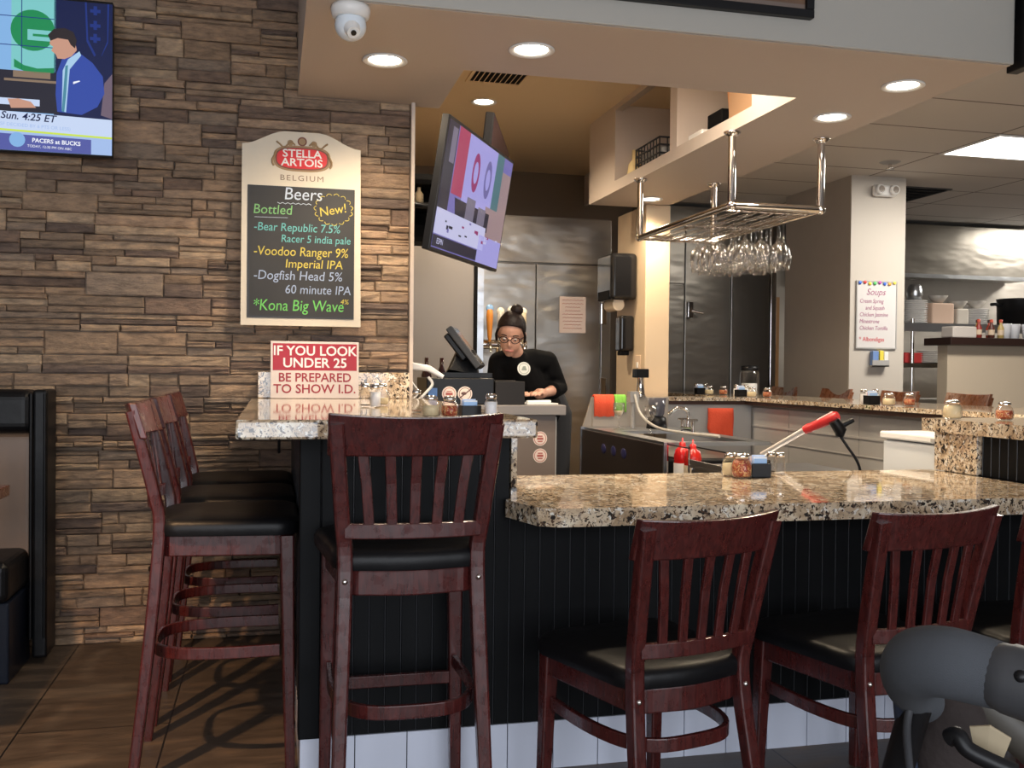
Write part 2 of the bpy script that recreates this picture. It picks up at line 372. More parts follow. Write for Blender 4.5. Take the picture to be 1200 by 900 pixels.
# street side wall with three window openings behind the viewer
m = MB(); xs = [-3.6, -3.05, -1.05, -.75, 1.25, 1.55, 3.55, 10]
m.box(-3.6, 10, -2.6, -2.5, 0, .5).box(-3.6, 10, -2.6, -2.5, 2.5, 3.3)
for a, b in ((-3.6, -3.05), (-1.05, -.75), (1.25, 1.55), (3.55, 10)): m.box(a, b, -2.6, -2.5, .5, 2.5)
struct(m.build('wall_street', GREYP))
for i, (a, b) in enumerate(((-3.05, -1.05), (-.75, 1.25), (1.55, 3.55))):
    fr = MB().box(a, b, -2.58, -2.52, .5, .55).box(a, b, -2.58, -2.52, 2.45, 2.5).box(a, a+.05, -2.58, -2.52, .5, 2.5).box(b-.05, b, -2.58, -2.52, .5, 2.5)
    w_ = struct(fr.build('window_%d' % (i+1), BLACK)); MB().box(a+.05, b-.05, -2.555, -2.545, .55, 2.45).build('pane', GLASS, w_)
# ceilings
struct(MB().box(-3.6, 2.745, -2.6, 3.25, 3.3, 3.4).box(-3.6, .1, 3.25, 4.6, 3.3, 3.4).build('ceiling', PAINT))
struct(MB().box(2.745, 10, -2.6, 9.4, 2.7, 2.8).build('ceiling_tiles', TILEC))
# soffit: front beam, left return, right bulkhead with two cubby openings
so = MB()
so.box(.1, 2.745, 3.25, 3.87, 2.36, 3.3)
so.box(.1, .73, 3.87, 4.466, 2.36, 3.3)
so.box(2.19, 2.745, 3.87, 6.74, 2.36, 2.43)                 # underside shelf
so.box(2.70, 2.745, 3.87, 6.74, 2.43, 3.3)                  # outer side
so.box(2.19, 2.70, 3.87, 4.28, 2.43, 2.93).box(2.19, 2.24, 5.17, 5.27, 2.43, 2.93).box(2.19, 2.70, 6.20, 6.74, 2.43, 2.93)
so.box(2.24, 2.70, 5.17, 5.27, 2.43, 2.93).box(2.715, 2.745, 6.74, 8.6, 2.66, 3.02)
so.box(2.19, 2.24, 4.28, 6.20, 2.895, 2.93)
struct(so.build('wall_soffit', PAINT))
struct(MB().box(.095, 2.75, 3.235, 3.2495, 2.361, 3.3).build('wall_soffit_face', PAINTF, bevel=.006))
struct(MB().box(.3, 2.70, 3.87, 6.74, 2.931, 3.02).box(.3, 2.745, 6.74, 8.6, 2.931, 3.02).build('ceiling_recess', RECESS))
struct(MB().box(.3, .4, 4.62, 8.6, 0, 2.931).build('wall_bar_left', RECESS))
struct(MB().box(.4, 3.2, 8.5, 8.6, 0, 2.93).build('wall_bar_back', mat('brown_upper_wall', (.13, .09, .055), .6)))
struct(MB().box(4.7, 10, 9.0, 9.1, 0, 2.7).build('wall_kitchen_back', steel_mat('kitchen_steel', (.50, .47, .43), .5, .12, 3)))
struct(MB().box(3.1, 4.75, 9.0, 9.1, 0, 2.7).build('wall_passage_back', mat('dark_passage', (.10, .07, .05), .7)))
# columns
struct(MB().box(2.573, 2.757, 6.6, 7.2, 0, 2.36).build('wall_cream_post', CREAM, bevel=.008))
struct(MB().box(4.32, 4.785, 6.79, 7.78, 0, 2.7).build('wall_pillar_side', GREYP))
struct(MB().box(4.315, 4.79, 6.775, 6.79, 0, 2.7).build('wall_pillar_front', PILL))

# ------------------------------------------------------------------ ceiling lights
def downlight(x, y, z, label, en=26):
    t = tag(empty('recessed_downlight', (x, y, z)), label, 'ceiling light', None)
    MB().lathe([(.062, -.001), (.085, -.001), (.087, -.006), (.080, -.009), (.064, -.003), (.062, -.001)], n=32).build('trim_ring', WHITE, t)
    MB().lathe([(0, -.0035), (.045, -.0035), (.063, -.001)], n=32).build('lens', LAMPW, t)
    l = lamp('downlight_lamp', 'SPOT', (0, 0, -.02), en, WARM, spot_size=R(150), spot_blend=.7, shadow_soft_size=.06); l.parent = t
    return t
downlight(.413, 3.824, 2.36, 'round recessed downlight left of all, beside the white ceiling camera', 62)
downlight(.925, 3.556, 2.36, 'round recessed downlight in the soffit above the hanging television', 60)
downlight(2.512, 3.585, 2.36, 'round recessed downlight nearest the right end of the soffit', 50)
downlight(2.51, 4.111, 2.36, 'round recessed downlight beside the right chrome pole of the glass rack', 60)
downlight(2.516, 6.387, 2.36, 'small round downlight under the bulkhead next to the cream post', 70)
downlight(1.335, 6.36, 2.931, 'round downlight inside the tan ceiling recess beside the air vent', 130)

def strip_light(x, y, z, label):
    t = tag(empty('strip_light', (x, y, z)), label, 'ceiling light')
    MB().box(-.62, .62, -.07, .07, -.05, 0).build('housing', WHITE, t, bevel=.005); MB().box(-.60, .60, -.055, .055, -.062, -.05).build('diffuser', TROFF, t)
    l = lamp('strip_lamp', 'AREA', (0, 0, -.075), 32, (1, .86, .66), shape='RECTANGLE', size=1.1, size_y=.12); l.parent = t
strip_light(1.45, 4.15, 2.93, 'fluorescent strip light in the ceiling recess just behind the soffit beam')
def troffer(x, y, label):
    t = tag(empty('ceiling_panel_light', (x, y, 2.7)), label, 'ceiling light')
    MB().box(0, 1.21, 0, .02, -.008, 0).box(0, 1.21, .565, .585, -.008, 0).box(0, .02, .02, .565, -.008, 0).box(1.19, 1.21, .02, .565, -.008, 0).build('frame', WHITE, t)
    MB().box(.02, 1.19, .02, .565, -.004, -.001).build('diffuser', TROFF, t)
    l = lamp('panel_lamp', 'AREA', (.6, .29, -.02), 55, (1, .93, .82), shape='RECTANGLE', size=1.1, size_y=.5); l.parent = t
    return t
troffer(4.47, 5.375, 'bright rectangular ceiling panel light in the tiles at the right edge')
t2 = troffer(7.4, 7.6, 'ceiling panel light above the kitchen pass beyond the half wall')

# vents
def vent(name, x0, x1, y0, y1, z, label, mt, along='x', n=9):
    t = tag(empty(name, (x0, y0, z)), label, 'vent'); W, D = x1-x0, y1-y0
    MB().box(0, W, 0, .02, -.008, 0).box(0, W, D-.02, D, -.008, 0).box(0, .02, .02, D-.02, -.008, 0).box(W-.02, W, .02, D-.02, -.008, 0).build('frame', mt, t)
    MB().box(.02, W-.02, .02, D-.02, -.001, -.0003).build('dark_opening', BLACKM, t)
    for i in range(n):
        if along == 'x': x = lerp(.03, W-.03, (i+.5)/n); b = MB().sweep([(x, .02, -.004), (x, D-.02, -.004)], (1, 0, .8), .018, .0015)
        else: y = lerp(.03, D-.03, (i+.5)/n); b = MB().sweep([(.02, y, -.004), (W-.02, y, -.004)], (0, 1, .8), .018, .0015)
        b.build('slat', mt, t)
vent('air_vent', 1.13, 1.48, 5.68, 5.94, 2.931, 'slatted tan air vent in the ceiling recess above the hanging television', RECESS)
q = P(1062, 262, Z=2.7)
vent('air_vent', 4.84, 5.42, 7.05, 7.95, 2.7, 'dark slatted air vent in the tiled ceiling right of the pillar', mat('dark_vent', (.05, .05, .05), .5), 'y', 7)

# ------------------------------------------------------------------ sprinkler, cameras, emergency light
p = P(1043, 190, Z=2.7)
t = tag(empty('fire_sprinkler', p), 'round fire sprinkler in the ceiling tiles above the pillar', 'sprinkler')
MB().lathe([(0, -.012), (.05, -.012), (.075, 0)]).build('escutcheon', GREYL, t); MB().lathe([(.012, -.045), (.012, -.01)]).lathe([(0, -.05), (.03, -.05), (.03, -.046)]).build('head', CHROME, t)
p = P(411, 8, Z=2.36)
t = tag(empty('security_camera', (p.x, p.y, 2.36)), 'white turret security camera on the soffit beside the leftmost downlight', 'camera')
MB().lathe([(0, 0), (.062, 0), (.065, -.012), (.06, -.035), (.05, -.04)][::-1]).build('base', WHITE, t)
MB().ball((0, 0, -.062), (.052, .052, .05), 20).build('ball_housing', mat('camera_white', (.72, .78, .84), .3), t)
MB().tube([(0, -.02, -.07), (.006, -.05, -.1)], [.034, .020], 18).build('lens_barrel', WHITE, t)
MB().tube([(.006, -.05, -.1), (.0066, -.053, -.103)], .009, 16).build('lens', BLACKG, t)
t = tag(empty('emergency_light', (4.58, 6.772, 2.585)), 'white twin-head emergency light high on the pillar front', 'emergency light')
MB().box(-.10, .10, -.05, 0, -.045, .045).build('housing', WHITE, t, bevel=.03, seg=4)
for sx in (-.062, .062):
    h_ = MB().lathe([(0, .03), (.034, .03), (.04, .0), (.03, -.02)][::-1], n=20, mat=Matrix.Translation((sx, -.055, .004)) @ Matrix.Rotation(R(90), 4, 'X')).build('lamp_head', WHITE, t)
    MB().disc((sx, .004), .026, y=-.0862).build('reflector', CHROME, h_)
p = P(1063, 252, X=4.80)
t = tag(MB().ball((4.81, 6.86, p.z), .035, 14).lathe([(.03, -.01), (.03, .01)], (4.79, 6.86, p.z)).build('motion_sensor', WHITE), 'small round white sensor on the right side of the pillar', 'sensor')

# picture on the soffit face
t = tag(empty('framed_picture', (1.25, 3.235, 2.446)), 'black framed brown picture on the soffit face at the top edge', 'picture')
MB().box(-.65, .632, -.03, 0, 0, .03).box(-.65, .632, -.03, 0, .62, .65).box(-.65, -.62, -.03, 0, .03, .62).box(.602, .632, -.03, 0, .03, .62).build('frame', BLACK, t, bevel=.003)
MB().box(-.62, .602, -.014, -.006, .03, .62).build('print', mat('brown_print', (.13, .075, .045), .4, var=.7, vscale=5), t)
MB().box(-.62, .602, -.0145, -.0141, .03, .05, 0).build('print_border', mat('grey_brown', (.16, .12, .10), .5), t)

# ------------------------------------------------------------------ televisions
def XZ(x, y, z, extra=None):   # text plane facing -Y
    return Matrix.Translation((x, y, z)) @ Matrix.Rotation(R(90), 4, 'X')
t = tag(empty('television', (-.638, 4.30, 2.018)), 'flat television on the stone wall at top left, showing a man in a blue suit', 'television')
W_, H_ = 1.10, .63
MB().box(-W_, 0, .0, .04, 0, H_).build('housing', BLACK, t, bevel=.004)
MB().box(-W_*.7, -W_*.3, .04, .13, .15, .45).build('wall_mount', BLACKM, t)
c_ = {k: emit('tv_'+k, tuple(q**1.15 for q in v), .8) for k, v in dict(sky=(.28, .50, .80), green=(.02, .30, .12), mint=(.25, .62, .62), navy=(.01, .02, .09), bluel=(.02, .05, .25), suit=(.05, .10, .42), shirt=(.45, .65, .85), skin=(.62, .36, .27), hair=(.04, .03, .035), bar=(.42, .56, .85), barw=(.62, .72, .92), lime=(.65, .8, .12), purp=(.12, .14, .42), dk=(.03, .03, .05), tan=(.30, .22, .16), white=(.9, .92, 1), chair=(.20, .15, .20), tie=(.1, .3, .4)).items()}
CN = list(c_); CM = [c_[k] for k in CN]
scr = MB(); sc = 1/306.
def tvp(pts, c, lay): scr.poly([((x-131.5)*sc, -.0006-.0002*lay, (183.5-y)*sc) for x, y in pts][::-1], CN.index(c))
def rect(x0, y0, x1, y1): return [(x0, y0), (x1, y0), (x1, y1), (x0, y1)]
def circ(cx, cy, r, n=28, a0=0, a1=360, ry=None): return [(cx+r*math.cos(R(lerp(a0, a1, k/n))), cy+(ry or r)*math.sin(R(lerp(a0, a1, k/n)))) for k in range(n)]
tvp(rect(-198, -6, 131, 181), 'sky', 0); tvp(rect(16, -6, 66, 83), 'mint', 1); tvp(rect(64, -6, 131, 140), 'navy', 1)
tvp(circ(40, 34, 25), 'green', 2); tvp([(34, 33), (62, 33), (62, 38), (40, 38), (40, 41), (62, 41), (62, 46), (34, 46)], 'mint', 3)
tvp([(19, 70), (30, 77), (45, 80), (64, 78), (64, 84), (45, 86), (30, 84), (19, 80)], 'green', 3)
for y in (18, 53): tvp(rect(-198, y, 64, y+1), 'bluel', 3)
tvp(rect(27, -6, 28, 83), 'bluel', 3)
tvp(rect(-198, 84, 70, 134), 'dk', 2); tvp(rect(8, 94, 70, 97), 'tan', 3); tvp(rect(18, 84, 60, 92), 'tan', 3); tvp(rect(0, 118, 48, 126), 'barw', 3)
for x, y in ((111, 3), (111, 21), (111, 37)): tvp(rect(x-6, y-1, x+6, y+3), 'bluel', 2); tvp(rect(x-2, y-5, x+2, y+6), 'bluel', 3)
tvp([(101, -6), (103, 40), (112, 58), (110, 60), (101, 42), (99, -6)], 'bluel', 2); tvp([(127, -6), (126, 42), (118, 60), (119, 56), (125, 40), (125, -6)], 'bluel', 2)
tvp([(131, 80), (122, 92), (118, 132), (131, 136)], 'chair', 4)
tvp([(93, 57), (108, 68), (120, 84), (122, 105), (114, 122), (96, 133), (68, 131), (66, 110), (67, 84), (74, 64), (84, 58)], 'suit', 5)
tvp([(80, 66), (93, 55), (95, 60), (82, 78), (78, 131), (73, 130), (74, 80)], 'shirt', 6); tvp([(77, 74), (80, 73), (78, 110), (76, 131), (73, 130)], 'tie', 7)
tvp([(94, 92), (86, 96), (86, 93), (93, 91)], 'white', 7)
tvp([(60, 42), (66, 38), (80, 37), (88, 44), (90, 54), (84, 62), (76, 66), (68, 66), (66, 61), (61, 57), (63, 52), (59, 49)], 'skin', 7)
tvp([(57, 38), (64, 30), (76, 28), (86, 32), (90, 42), (88, 52), (83, 48), (80, 42), (68, 41), (60, 45)], 'hair', 8)
tvp([(12, 119), (24, 118), (38, 121), (44, 128), (16, 130)], 'skin', 5)
tvp([(-198, 129), (131, 137), (131, 163), (-198, 155)], 'barw', 6); tvp([(-198, 152), (131, 160), (131, 181), (-198, 181)], 'bar', 7)
tvp([(-198, 150), (131, 158.5), (131, 161), (-198, 152.5)], 'lime', 8); tvp([(-198, 157), (107, 163), (107, 181), (-198, 181)], 'purp', 8)
tvp(circ(23, 168, 9, 16), 'sky', 9)
scr.text('Sun. 4:25 ET', .040, Matrix.Translation((-.315, -.0028, .142)) @ Matrix.Rotation(R(1.5), 4, 'Y') @ Matrix.Rotation(R(90), 4, 'X'), CN.index('navy'), ex=.0001, shear=.2, bold=.0006)
scr.text('(SF DECIDED BY 6 PTS OR LESS)', .019, Matrix.Translation((-.29, -.0028, .107)) @ Matrix.Rotation(R(1.5), 4, 'Y') @ Matrix.Rotation(R(90), 4, 'X'), CN.index('bar'), ex=.0001)
scr.text('PACERS at BUCKS', .023, Matrix.Translation((-.21, -.0030, .049)) @ Matrix.Rotation(R(1.5), 4, 'Y') @ Matrix.Rotation(R(90), 4, 'X'), CN.index('white'), ex=.0001, bold=.0005)
scr.text('TODAY, 12:30 PM ON ABC', .014, Matrix.Translation((-.235, -.0030, .026)) @ Matrix.Rotation(R(1.5), 4, 'Y') @ Matrix.Rotation(R(90), 4, 'X'), CN.index('white'), ex=.0001)
scr.build('screen', CM, t)

# hanging television
def tv_pose(o, c, xdir, tilt):
    X = Vector((math.sin(xdir), math.cos(xdir), 0)); Nn = Vector((X.y, -X.x, 0))          # screen normal
    Zl = Vector((0, 0, 1))*math.cos(tilt)+Nn*math.sin(tilt); Y = Zl.cross(X)
    o.location = c; o.rotation_euler = Matrix(((X.x, Y.x, Zl.x), (X.y, Y.y, Zl.y), (X.z, Y.z, Zl.z))).to_euler()
t = tag(empty('television'), 'tilted flat television hanging from the ceiling at the end of the stone wall', 'television', None)
tv_pose(t, (.87, 4.297, 1.918), R(29.8), R(9)); t.scale = (.95, .95, .95)
MB().box(-.485, .485, -.0, .035, -.285, .285).build('housing', BLACK, t, bevel=.004)
MB().box(-.22, .22, .035, .07, -.2, .2).build('rear_housing', BLACKM, t, bevel=.01)
h2 = MB(); n2 = dict(bg=(.20, .18, .42), mag=(.45, .07, .16), lil=(.42, .40, .78), dk=(.03, .03, .06), teal=(.10, .22, .26), tan=(.38, .28, .30), wht=(.62, .62, .85), pur=(.22, .20, .50), rd=(.35, .05, .20), grey=(.22, .20, .28))
K2 = list(n2); M2 = [emit('hang_'+k, tuple(q**1.15 for q in v), .72) for k, v in n2.items()]
def hp(pts, c, lay): h2.poly([(x, -.0006-.0002*lay, z) for x, z in pts], K2.index(c))
def hr(x0, z0, x1, z1, c, lay): hp([(x0, z0), (x1, z0), (x1, z1), (x0, z1)], c, lay)
hr(-.47, -.27, .47, .27, 'pur', 0); hr(-.47, -.1, -.35, .27, 'dk', 1); hr(-.34, -.02, -.2, .27, 'mag', 1); hr(-.42, .1, -.36, .25, 'grey', 2)
hr(-.2, -.03, .22, .27, 'lil', 1); hr(.22, -.2, .33, .27, 'teal', 1); hr(.33, -.2, .47, .2, 'tan', 1); hr(.15, -.16, .47, .0, 'tan', 2)
for cx in (-.06, .12): hp([(cx+.05*math.cos(a*.3), .12+.09*math.sin(a*.3)) for a in range(21)], 'rd' if cx < 0 else 'bg', 3); hp([(cx+.03*math.cos(a*.3), .12+.05*math.sin(a*.3)) for a in range(21)], 'lil', 4)
hp([(-.28, -.03), (.22, -.03), (.22, -.12), (-.1, -.1), (-.25, -.1)], 'dk', 3); hr(-.12, -.11, .0, .0, 'grey', 4); hr(.05, -.1, .16, -.02, 'grey', 4)
hr(-.47, -.21, .2, -.1, 'wht', 5); hr(-.47, -.265, .12, -.215, 'dk', 6); hr(.12, -.27, .47, -.14, 'lil', 5)
for q_ in range(18): x_ = random.uniform(-.44, .42); z_ = random.uniform(-.2, -.11); hr(x_, z_, x_+random.uniform(.01, .05), z_+random.uniform(.006, .02), random.choice(('dk', 'pur', 'rd', 'wht')), 7)
h2.text('vs', .06, Matrix.Translation((.22, -.0022, -.15)) @ Matrix.Rotation(R(90), 4, 'X'), K2.index('wht'), ex=.0001)
h2.text('ESPN', .035, Matrix.Translation((-.38, -.0024, -.24)) @ Matrix.Rotation(R(90), 4, 'X'), K2.index('wht'), ex=.0001)
h2.build('screen', M2, t)
t3 = tag(empty('television'), 'second dark television hanging back to back behind the tilted one', 'television')
tv_pose(t3, P(572, 192, d=4.8)+Vector((.48*math.sin(R(18)), .48*math.cos(R(18)), 0)), R(18), R(6))
MB().box(-.45, .45, -.0, .045, -.26, .26).build('housing', BLACK, t3, bevel=.006)
MB().box(-.44, .44, -.0006, 0, -.25, .25).build('screen', mat('dark_screen', (.06, .035, .045), .25), t3)
t = tag(empty('tv_wall_arm', (.615, 4.54, 1.93)), 'black jointed arm carrying the hanging television from the stone wall end', 'tv mount')
MB().box(0, .012, -.05, .05, -.1, .1).build('wall_plate', BLACK, t)
MB().tube([(.01, 0, 0), (.06, .02, 0), (.14, -.03, 0)], .014, 8).build('arm', BLACK, t)
MB().box(.11, .15, -.06, .02, -.06, .06).build('bracket', BLACK, t)

# black television edge right of the soffit end
t = tag(empty('television', (2.768, 3.30, 2.345)), 'black television end-on at the top right corner beside the soffit', 'television')
MB().box(0, .05, -.45, .0, 0, .34).build('housing', BLACK, t, bevel=.004); MB().box(-.023, 0, -.045, -.005, .2, .4).build('side_mount', BLACKM, t)
MB().box(.05, .0506, -.44, -.01, .01, .33).build('screen', BLACKG, t)

# ------------------------------------------------------------------ beer chalkboard
t = tag(empty('beer_chalkboard', (.119, 4.365, 1.353)), 'arched cream framed chalkboard listing bottled beers, hung on the stone wall', 'chalkboard')
ppm = 274.
def bz(y): return (382-y)/271.
def bx(x): return (x-352)/ppm
pts = [(-.252, 0), (.256, 0), (.250, .772)]
for i in range(1, 20):
    u = i/20; x = lerp(.25, -.25, u); s_ = min(1, min(u, 1-u)/.36); pts.append((x, .772+.062*(s_*s_*(3-2*s_))))
pts.append((-.25, .772))
mt = Matrix.Translation((0, 0, 0)) @ Matrix.Rotation(R(90), 4, 'X')
MB().prism(pts, -.035, .0, mat=mt).build('board', OFFW, t, bevel=.004)
MB().box(-.226, .226, -.0035, -.0002, .032, .598).build('slate_surround', mat('slate_edge', (.02, .02, .02), .4), t, bevel=.003) 
MB().box(-.218, .222, -.0042, -.0036, .04, .59).build('slate', CHALKB, t)
def wr(txt, px, py, size, col, sx=.95, align='LEFT', shear=.1, name='chalk_writing', bold=0, y=-.0046, rot=0):
    MB().text(txt, size, Matrix.Translation((bx(px), y, bz(py))) @ Matrix.Rotation(R(rot), 4, 'Y') @ Matrix.Rotation(R(90), 4, 'X'), 0, align, sx=sx, ex=.0002, shear=shear, bold=bold).build(name, col, t)
cw = mat('chalk_white', (.48, .55, .66), .9); cg = mat('chalk_green', (.19, .42, .17), .9); cc = mat('chalk_cyan', (.13, .40, .40), .9); cy = mat('chalk_yellow', (.52, .43, .08), .9); cgb = mat('chalk_bright_green', (.15, .50, .12), .9); cp = mat('chalk_periwinkle', (.30, .37, .52), .9)
wr('Beers', 331, 229, .075, cw); MB().tube([(bx(324+i*3), -.0046, bz(239+(1.4 if i % 2 else 0))) for i in range(14)], .0014, 5).build('chalk_line', cw, t)
wr('Bottled', 296, 248, .058, cg); MB().tube([(bx(298), -.0046, bz(257)), (bx(336), -.0046, bz(256.5))], .001, 5).build('chalk_line', cw, t)
wr('New!', 372, 249, .056, cy, rot=-12)
for k in range(15):
    a = 2*math.pi*k/15; b_ = 2*math.pi*(k+.75)/15; cx, cz = bx(389), bz(244.5)
    MB().tube([(cx+.075*math.cos(lerp(a, b_, j/4))*(1+.12*math.sin(math.pi*j/4)), -.0046, cz+.062*math.sin(lerp(a, b_, j/4))*(1+.12*math.sin(math.pi*j/4))) for j in range(5)], .0016, 5).build('chalk_petal', cy, t)
wr('-Bear Republic 7.5%', 297, 268, .050, cc, .9); wr('Racer 5 india pale', 328, 281, .046, cc, .9)
wr('-Voodoo Ranger 9%', 297, 296, .056, cy, .87); wr('Imperial IPA', 333, 310, .052, cy, .95)
wr('-Dogfish Head 5%', 297, 324, .056, cp, .92); wr('60 minute IPA', 333, 340, .054, cp, .9)
wr('*Kona Big Wave', 297, 359, .068, cgb, .84); wr('4%', 398, 353, .03, cy, 1)
MB().text('BELGIUM', .034, XZ(-.0, -.0008, bz(210)), 0, ex=.0003, sx=1.15, spacing=1.25).build('place_lettering', mat('brown_letters', (.20, .14, .10), .6), t)
em = MB()
def oval(cx, cz, rx, rz, y, mi, n=32, pw=3): em.poly([(cx+rx*abs(math.cos(2*math.pi*k/n))**(2/pw)*(1 if math.cos(2*math.pi*k/n) >= 0 else -1), y, cz+rz*abs(math.sin(2*math.pi*k/n))**(2/pw)*(1 if math.sin(2*math.pi*k/n) >= 0 else -1)) for k in range(n)], mi)
ez = bz(187); oval(0, ez, .121, .056, -.0008, 0); oval(0, ez, .112, .048, -.0012, 1); oval(0, ez, .106, .043, -.0016, 2)
for sx in (-1, 1):
    em.tube([(sx*(.03+.013*j), -.0012, ez+.058+.012*math.sin(j*1.3)) for j in range(7)], .004, 5, mi=0)
    em.tube([(sx*.118+.008*sx*math.sin(j), -.0012, ez-.035+.013*j) for j in range(6)], .005, 5, mi=0)
    em.disc((sx*.05, ez+.066), .013, -.0014, 14, mi=0)
em.disc((0, ez+.074), .020, -.0014, 18, mi=1); em.disc((0, ez+.074), .014, -.0018, 18, mi=0)
em.build('emblem', [mat('emblem_gold', (.30, .19, .09), .4), mat('emblem_dark', (.16, .05, .03), .5), mat('emblem_red', (.62, .015, .02), .4)], t)
MB().text('STELLA', .046, XZ(0, -.002, ez+.020), ex=.0003, bold=.0008, sx=1.12).text('ARTOIS', .046, XZ(0, -.002, ez-.018), ex=.0003, bold=.0008, sx=1.12).build('brand_lettering', WHITE, t)

# ------------------------------------------------------------------ age sign on the bar
t = tag(empty('age_notice_sign', (.180, 4.332, 1.0415), rot=(R(-5), 0, 0)), 'red and white sign about showing I.D. standing on the bar against the wall', 'sign')
MB().box(-.187, .187, 0, .004, 0, .246).build('panel', mat('sign_white', (.66, .57, .52), .4), t, bevel=.001)
MB().box(-.178, .178, -.0006, 0, .120, .236).build('red_field', RED, t)
W1 = lambda s_, z, sz, sp=1.0: None
m = MB(); m.text('IF YOU LOOK', .058, XZ(0, -.001, .203), ex=.0002, bold=.0010, sx=.985); m.text('UNDER 25', .058, XZ(0, -.001, .151), ex=.0002, bold=.0010, sx=1.02); m.build('white_lettering', WHITE, t)
m = MB(); m.text('BE PREPARED', .054, XZ(0, -.0008, .088), ex=.0002, bold=.0008, sx=.96); m.text('TO SHOW I.D.', .054, XZ(0, -.0008, .039), ex=.0002, bold=.0008, sx=1.0); m.build('red_lettering', REDT, t)


# ------------------------------------------------------------------ bar bases and tops
def beadboard(m, p0, p1, z0, z1, face, step=.046):
    p0, p1 = Vector(p0), Vector(p1); d = (p1-p0); L_ = d.length; d.normalize(); n = Vector(face)
    k = max(1, round(L_/step)); st = L_/k
    for i in range(k):
        a = p0+d*(i*st+.003); b = p0+d*((i+1)*st-.003); q = [a, b, b+n*.006, a+n*.006]
        if (b-a).cross(n) < 0: q = q[::-1]
        m.prism([(v.x, v.y) for v in q], z0, z1)
        c = p0+d*(i*st)+n*.0055; m.tube([(c.x, c.y, z0), (c.x, c.y, z1)], .0023, 8, 1)
def tiles(m, p0, p1, z0, z1, face, step=.1425):
    p0, p1 = Vector(p0), Vector(p1); d = (p1-p0); L_ = d.length; d.normalize(); n = Vector(face); k = max(1, round(L_/step)); st = L_/k
    for i in range(k):
        a = p0+d*(i*st+.0012); b = p0+d*((i+1)*st-.0012); q = [a, b, b+n*.008, a+n*.008]
        if (b-a).cross(n) < 0: q = q[::-1]
        m.prism([(v.x, v.y) for v in q], z0, z1)
# left high bar base
t = tag(empty('bar_counter', (0, 0, 0)), 'black panelled base of the high bar by the stone wall', 'bar base')
MB().box(.09, .672, 2.79, 4.38, 0, .99).build('carcass', BLACKM, t)
m = MB(); beadboard(m, (.135, 2.79), (.674, 2.79), .142, .99, (0, -1)); m.build('front_beadboard', [BLACKP, BEADP], t)
m = MB(); beadboard(m, (.09, 2.84), (.09, 4.38), .142, .99, (-1, 0)); m.build('side_beadboard', [BLACKP, BEADP], t)
MB().box(.076, .135, 2.772, 2.84, .142, .99).build('corner_post', BLACKP, t, bevel=.004)
m = MB(); tiles(m, (.086, 2.79), (.674, 2.79), .0, .140, (0, -1)); m.build('front_tiles', WTILE, t, bevel=.0015)
m = MB(); tiles(m, (.09, 2.782), (.09, 4.38), .0, .140, (-1, 0)); m.build('side_tiles', WTILE, t, bevel=.0015)
MB().tube(smooth_path([(.02, 2.9, .985), (.02, 2.87, .95), (.02, 2.83, .935), (.02, 2.80, .955), (.02, 2.79, .975)]), .004, 8).box(.0, .04, 2.88, 2.93, .985, .99).build('bag_hook', BLACK, t)
t = tag(empty('granite_bar_top'), 'speckled granite top of the high bar against the stone wall', 'countertop')
MB().box(-.088, .692, 2.545, 4.40, .99, 1.04).build('slab', GRAN, t, bevel=.007, seg=3)
MB().box(-.06, .594, 4.375, 4.40, 1.0405, 1.155).build('backsplash', GRAN, t, bevel=.003)
MB().box(.675, .692, 2.775, 3.35, .80, .989).build('side_facing', GRAN, t)
# low counter
t = tag(empty('low_bar_counter'), 'black panelled base of the low counter with white tile plinth', 'bar base')
MB().box(.690, 2.50, 2.80, 3.30, 0, .749).build('carcass', BLACKM, t)
m = MB(); beadboard(m, (.674, 2.79), (2.75, 2.79), .142, .749, (0, -1)); m.build('front_beadboard', [BLACKP, BEADP], t)
m = MB(); tiles(m, (.674, 2.79), (2.75, 2.79), 0, .140, (0, -1)); m.build('front_tiles', WTILE, t, bevel=.0015)
t = tag(MB().prism([(.700, 2.80), (.652, 2.755), (.70, 2.575), (.75, 2.54), (2.70, 2.54), (2.70, 2.775), (2.515, 2.775), (2.515, 3.37), (.700, 3.37)], .75, .80).build('granite_countertop', GRAN, bevel=.007, seg=3), 'long low speckled granite countertop in front of the two dining chairs', 'countertop')
# right high bar, near part
t = tag(empty('bar_counter'), 'black panelled base with granite end at the right edge, above the low counter', 'bar base')
MB().box(2.545, 3.70, 2.80, 3.33, 0, .949).build('carcass', BLACKM, t)
m = MB(); beadboard(m, (2.543, 3.11), (2.543, 2.81), .803, .949, (-1, 0)); m.build('side_beadboard', [BLACKP, BEADP], t)
MB().box(2.52, 2.544, 3.12, 3.36, .801, .949).build('granite_end', GRAN, t, bevel=.002)
t = tag(MB().prism([(2.50, 3.42), (2.50, 2.60), (3.85, 2.60), (3.85, 3.42)], .95, 1.0).build('granite_bar_top', GRAN, bevel=.012, seg=3), 'raised granite bar top at the right edge holding shakers', 'countertop')
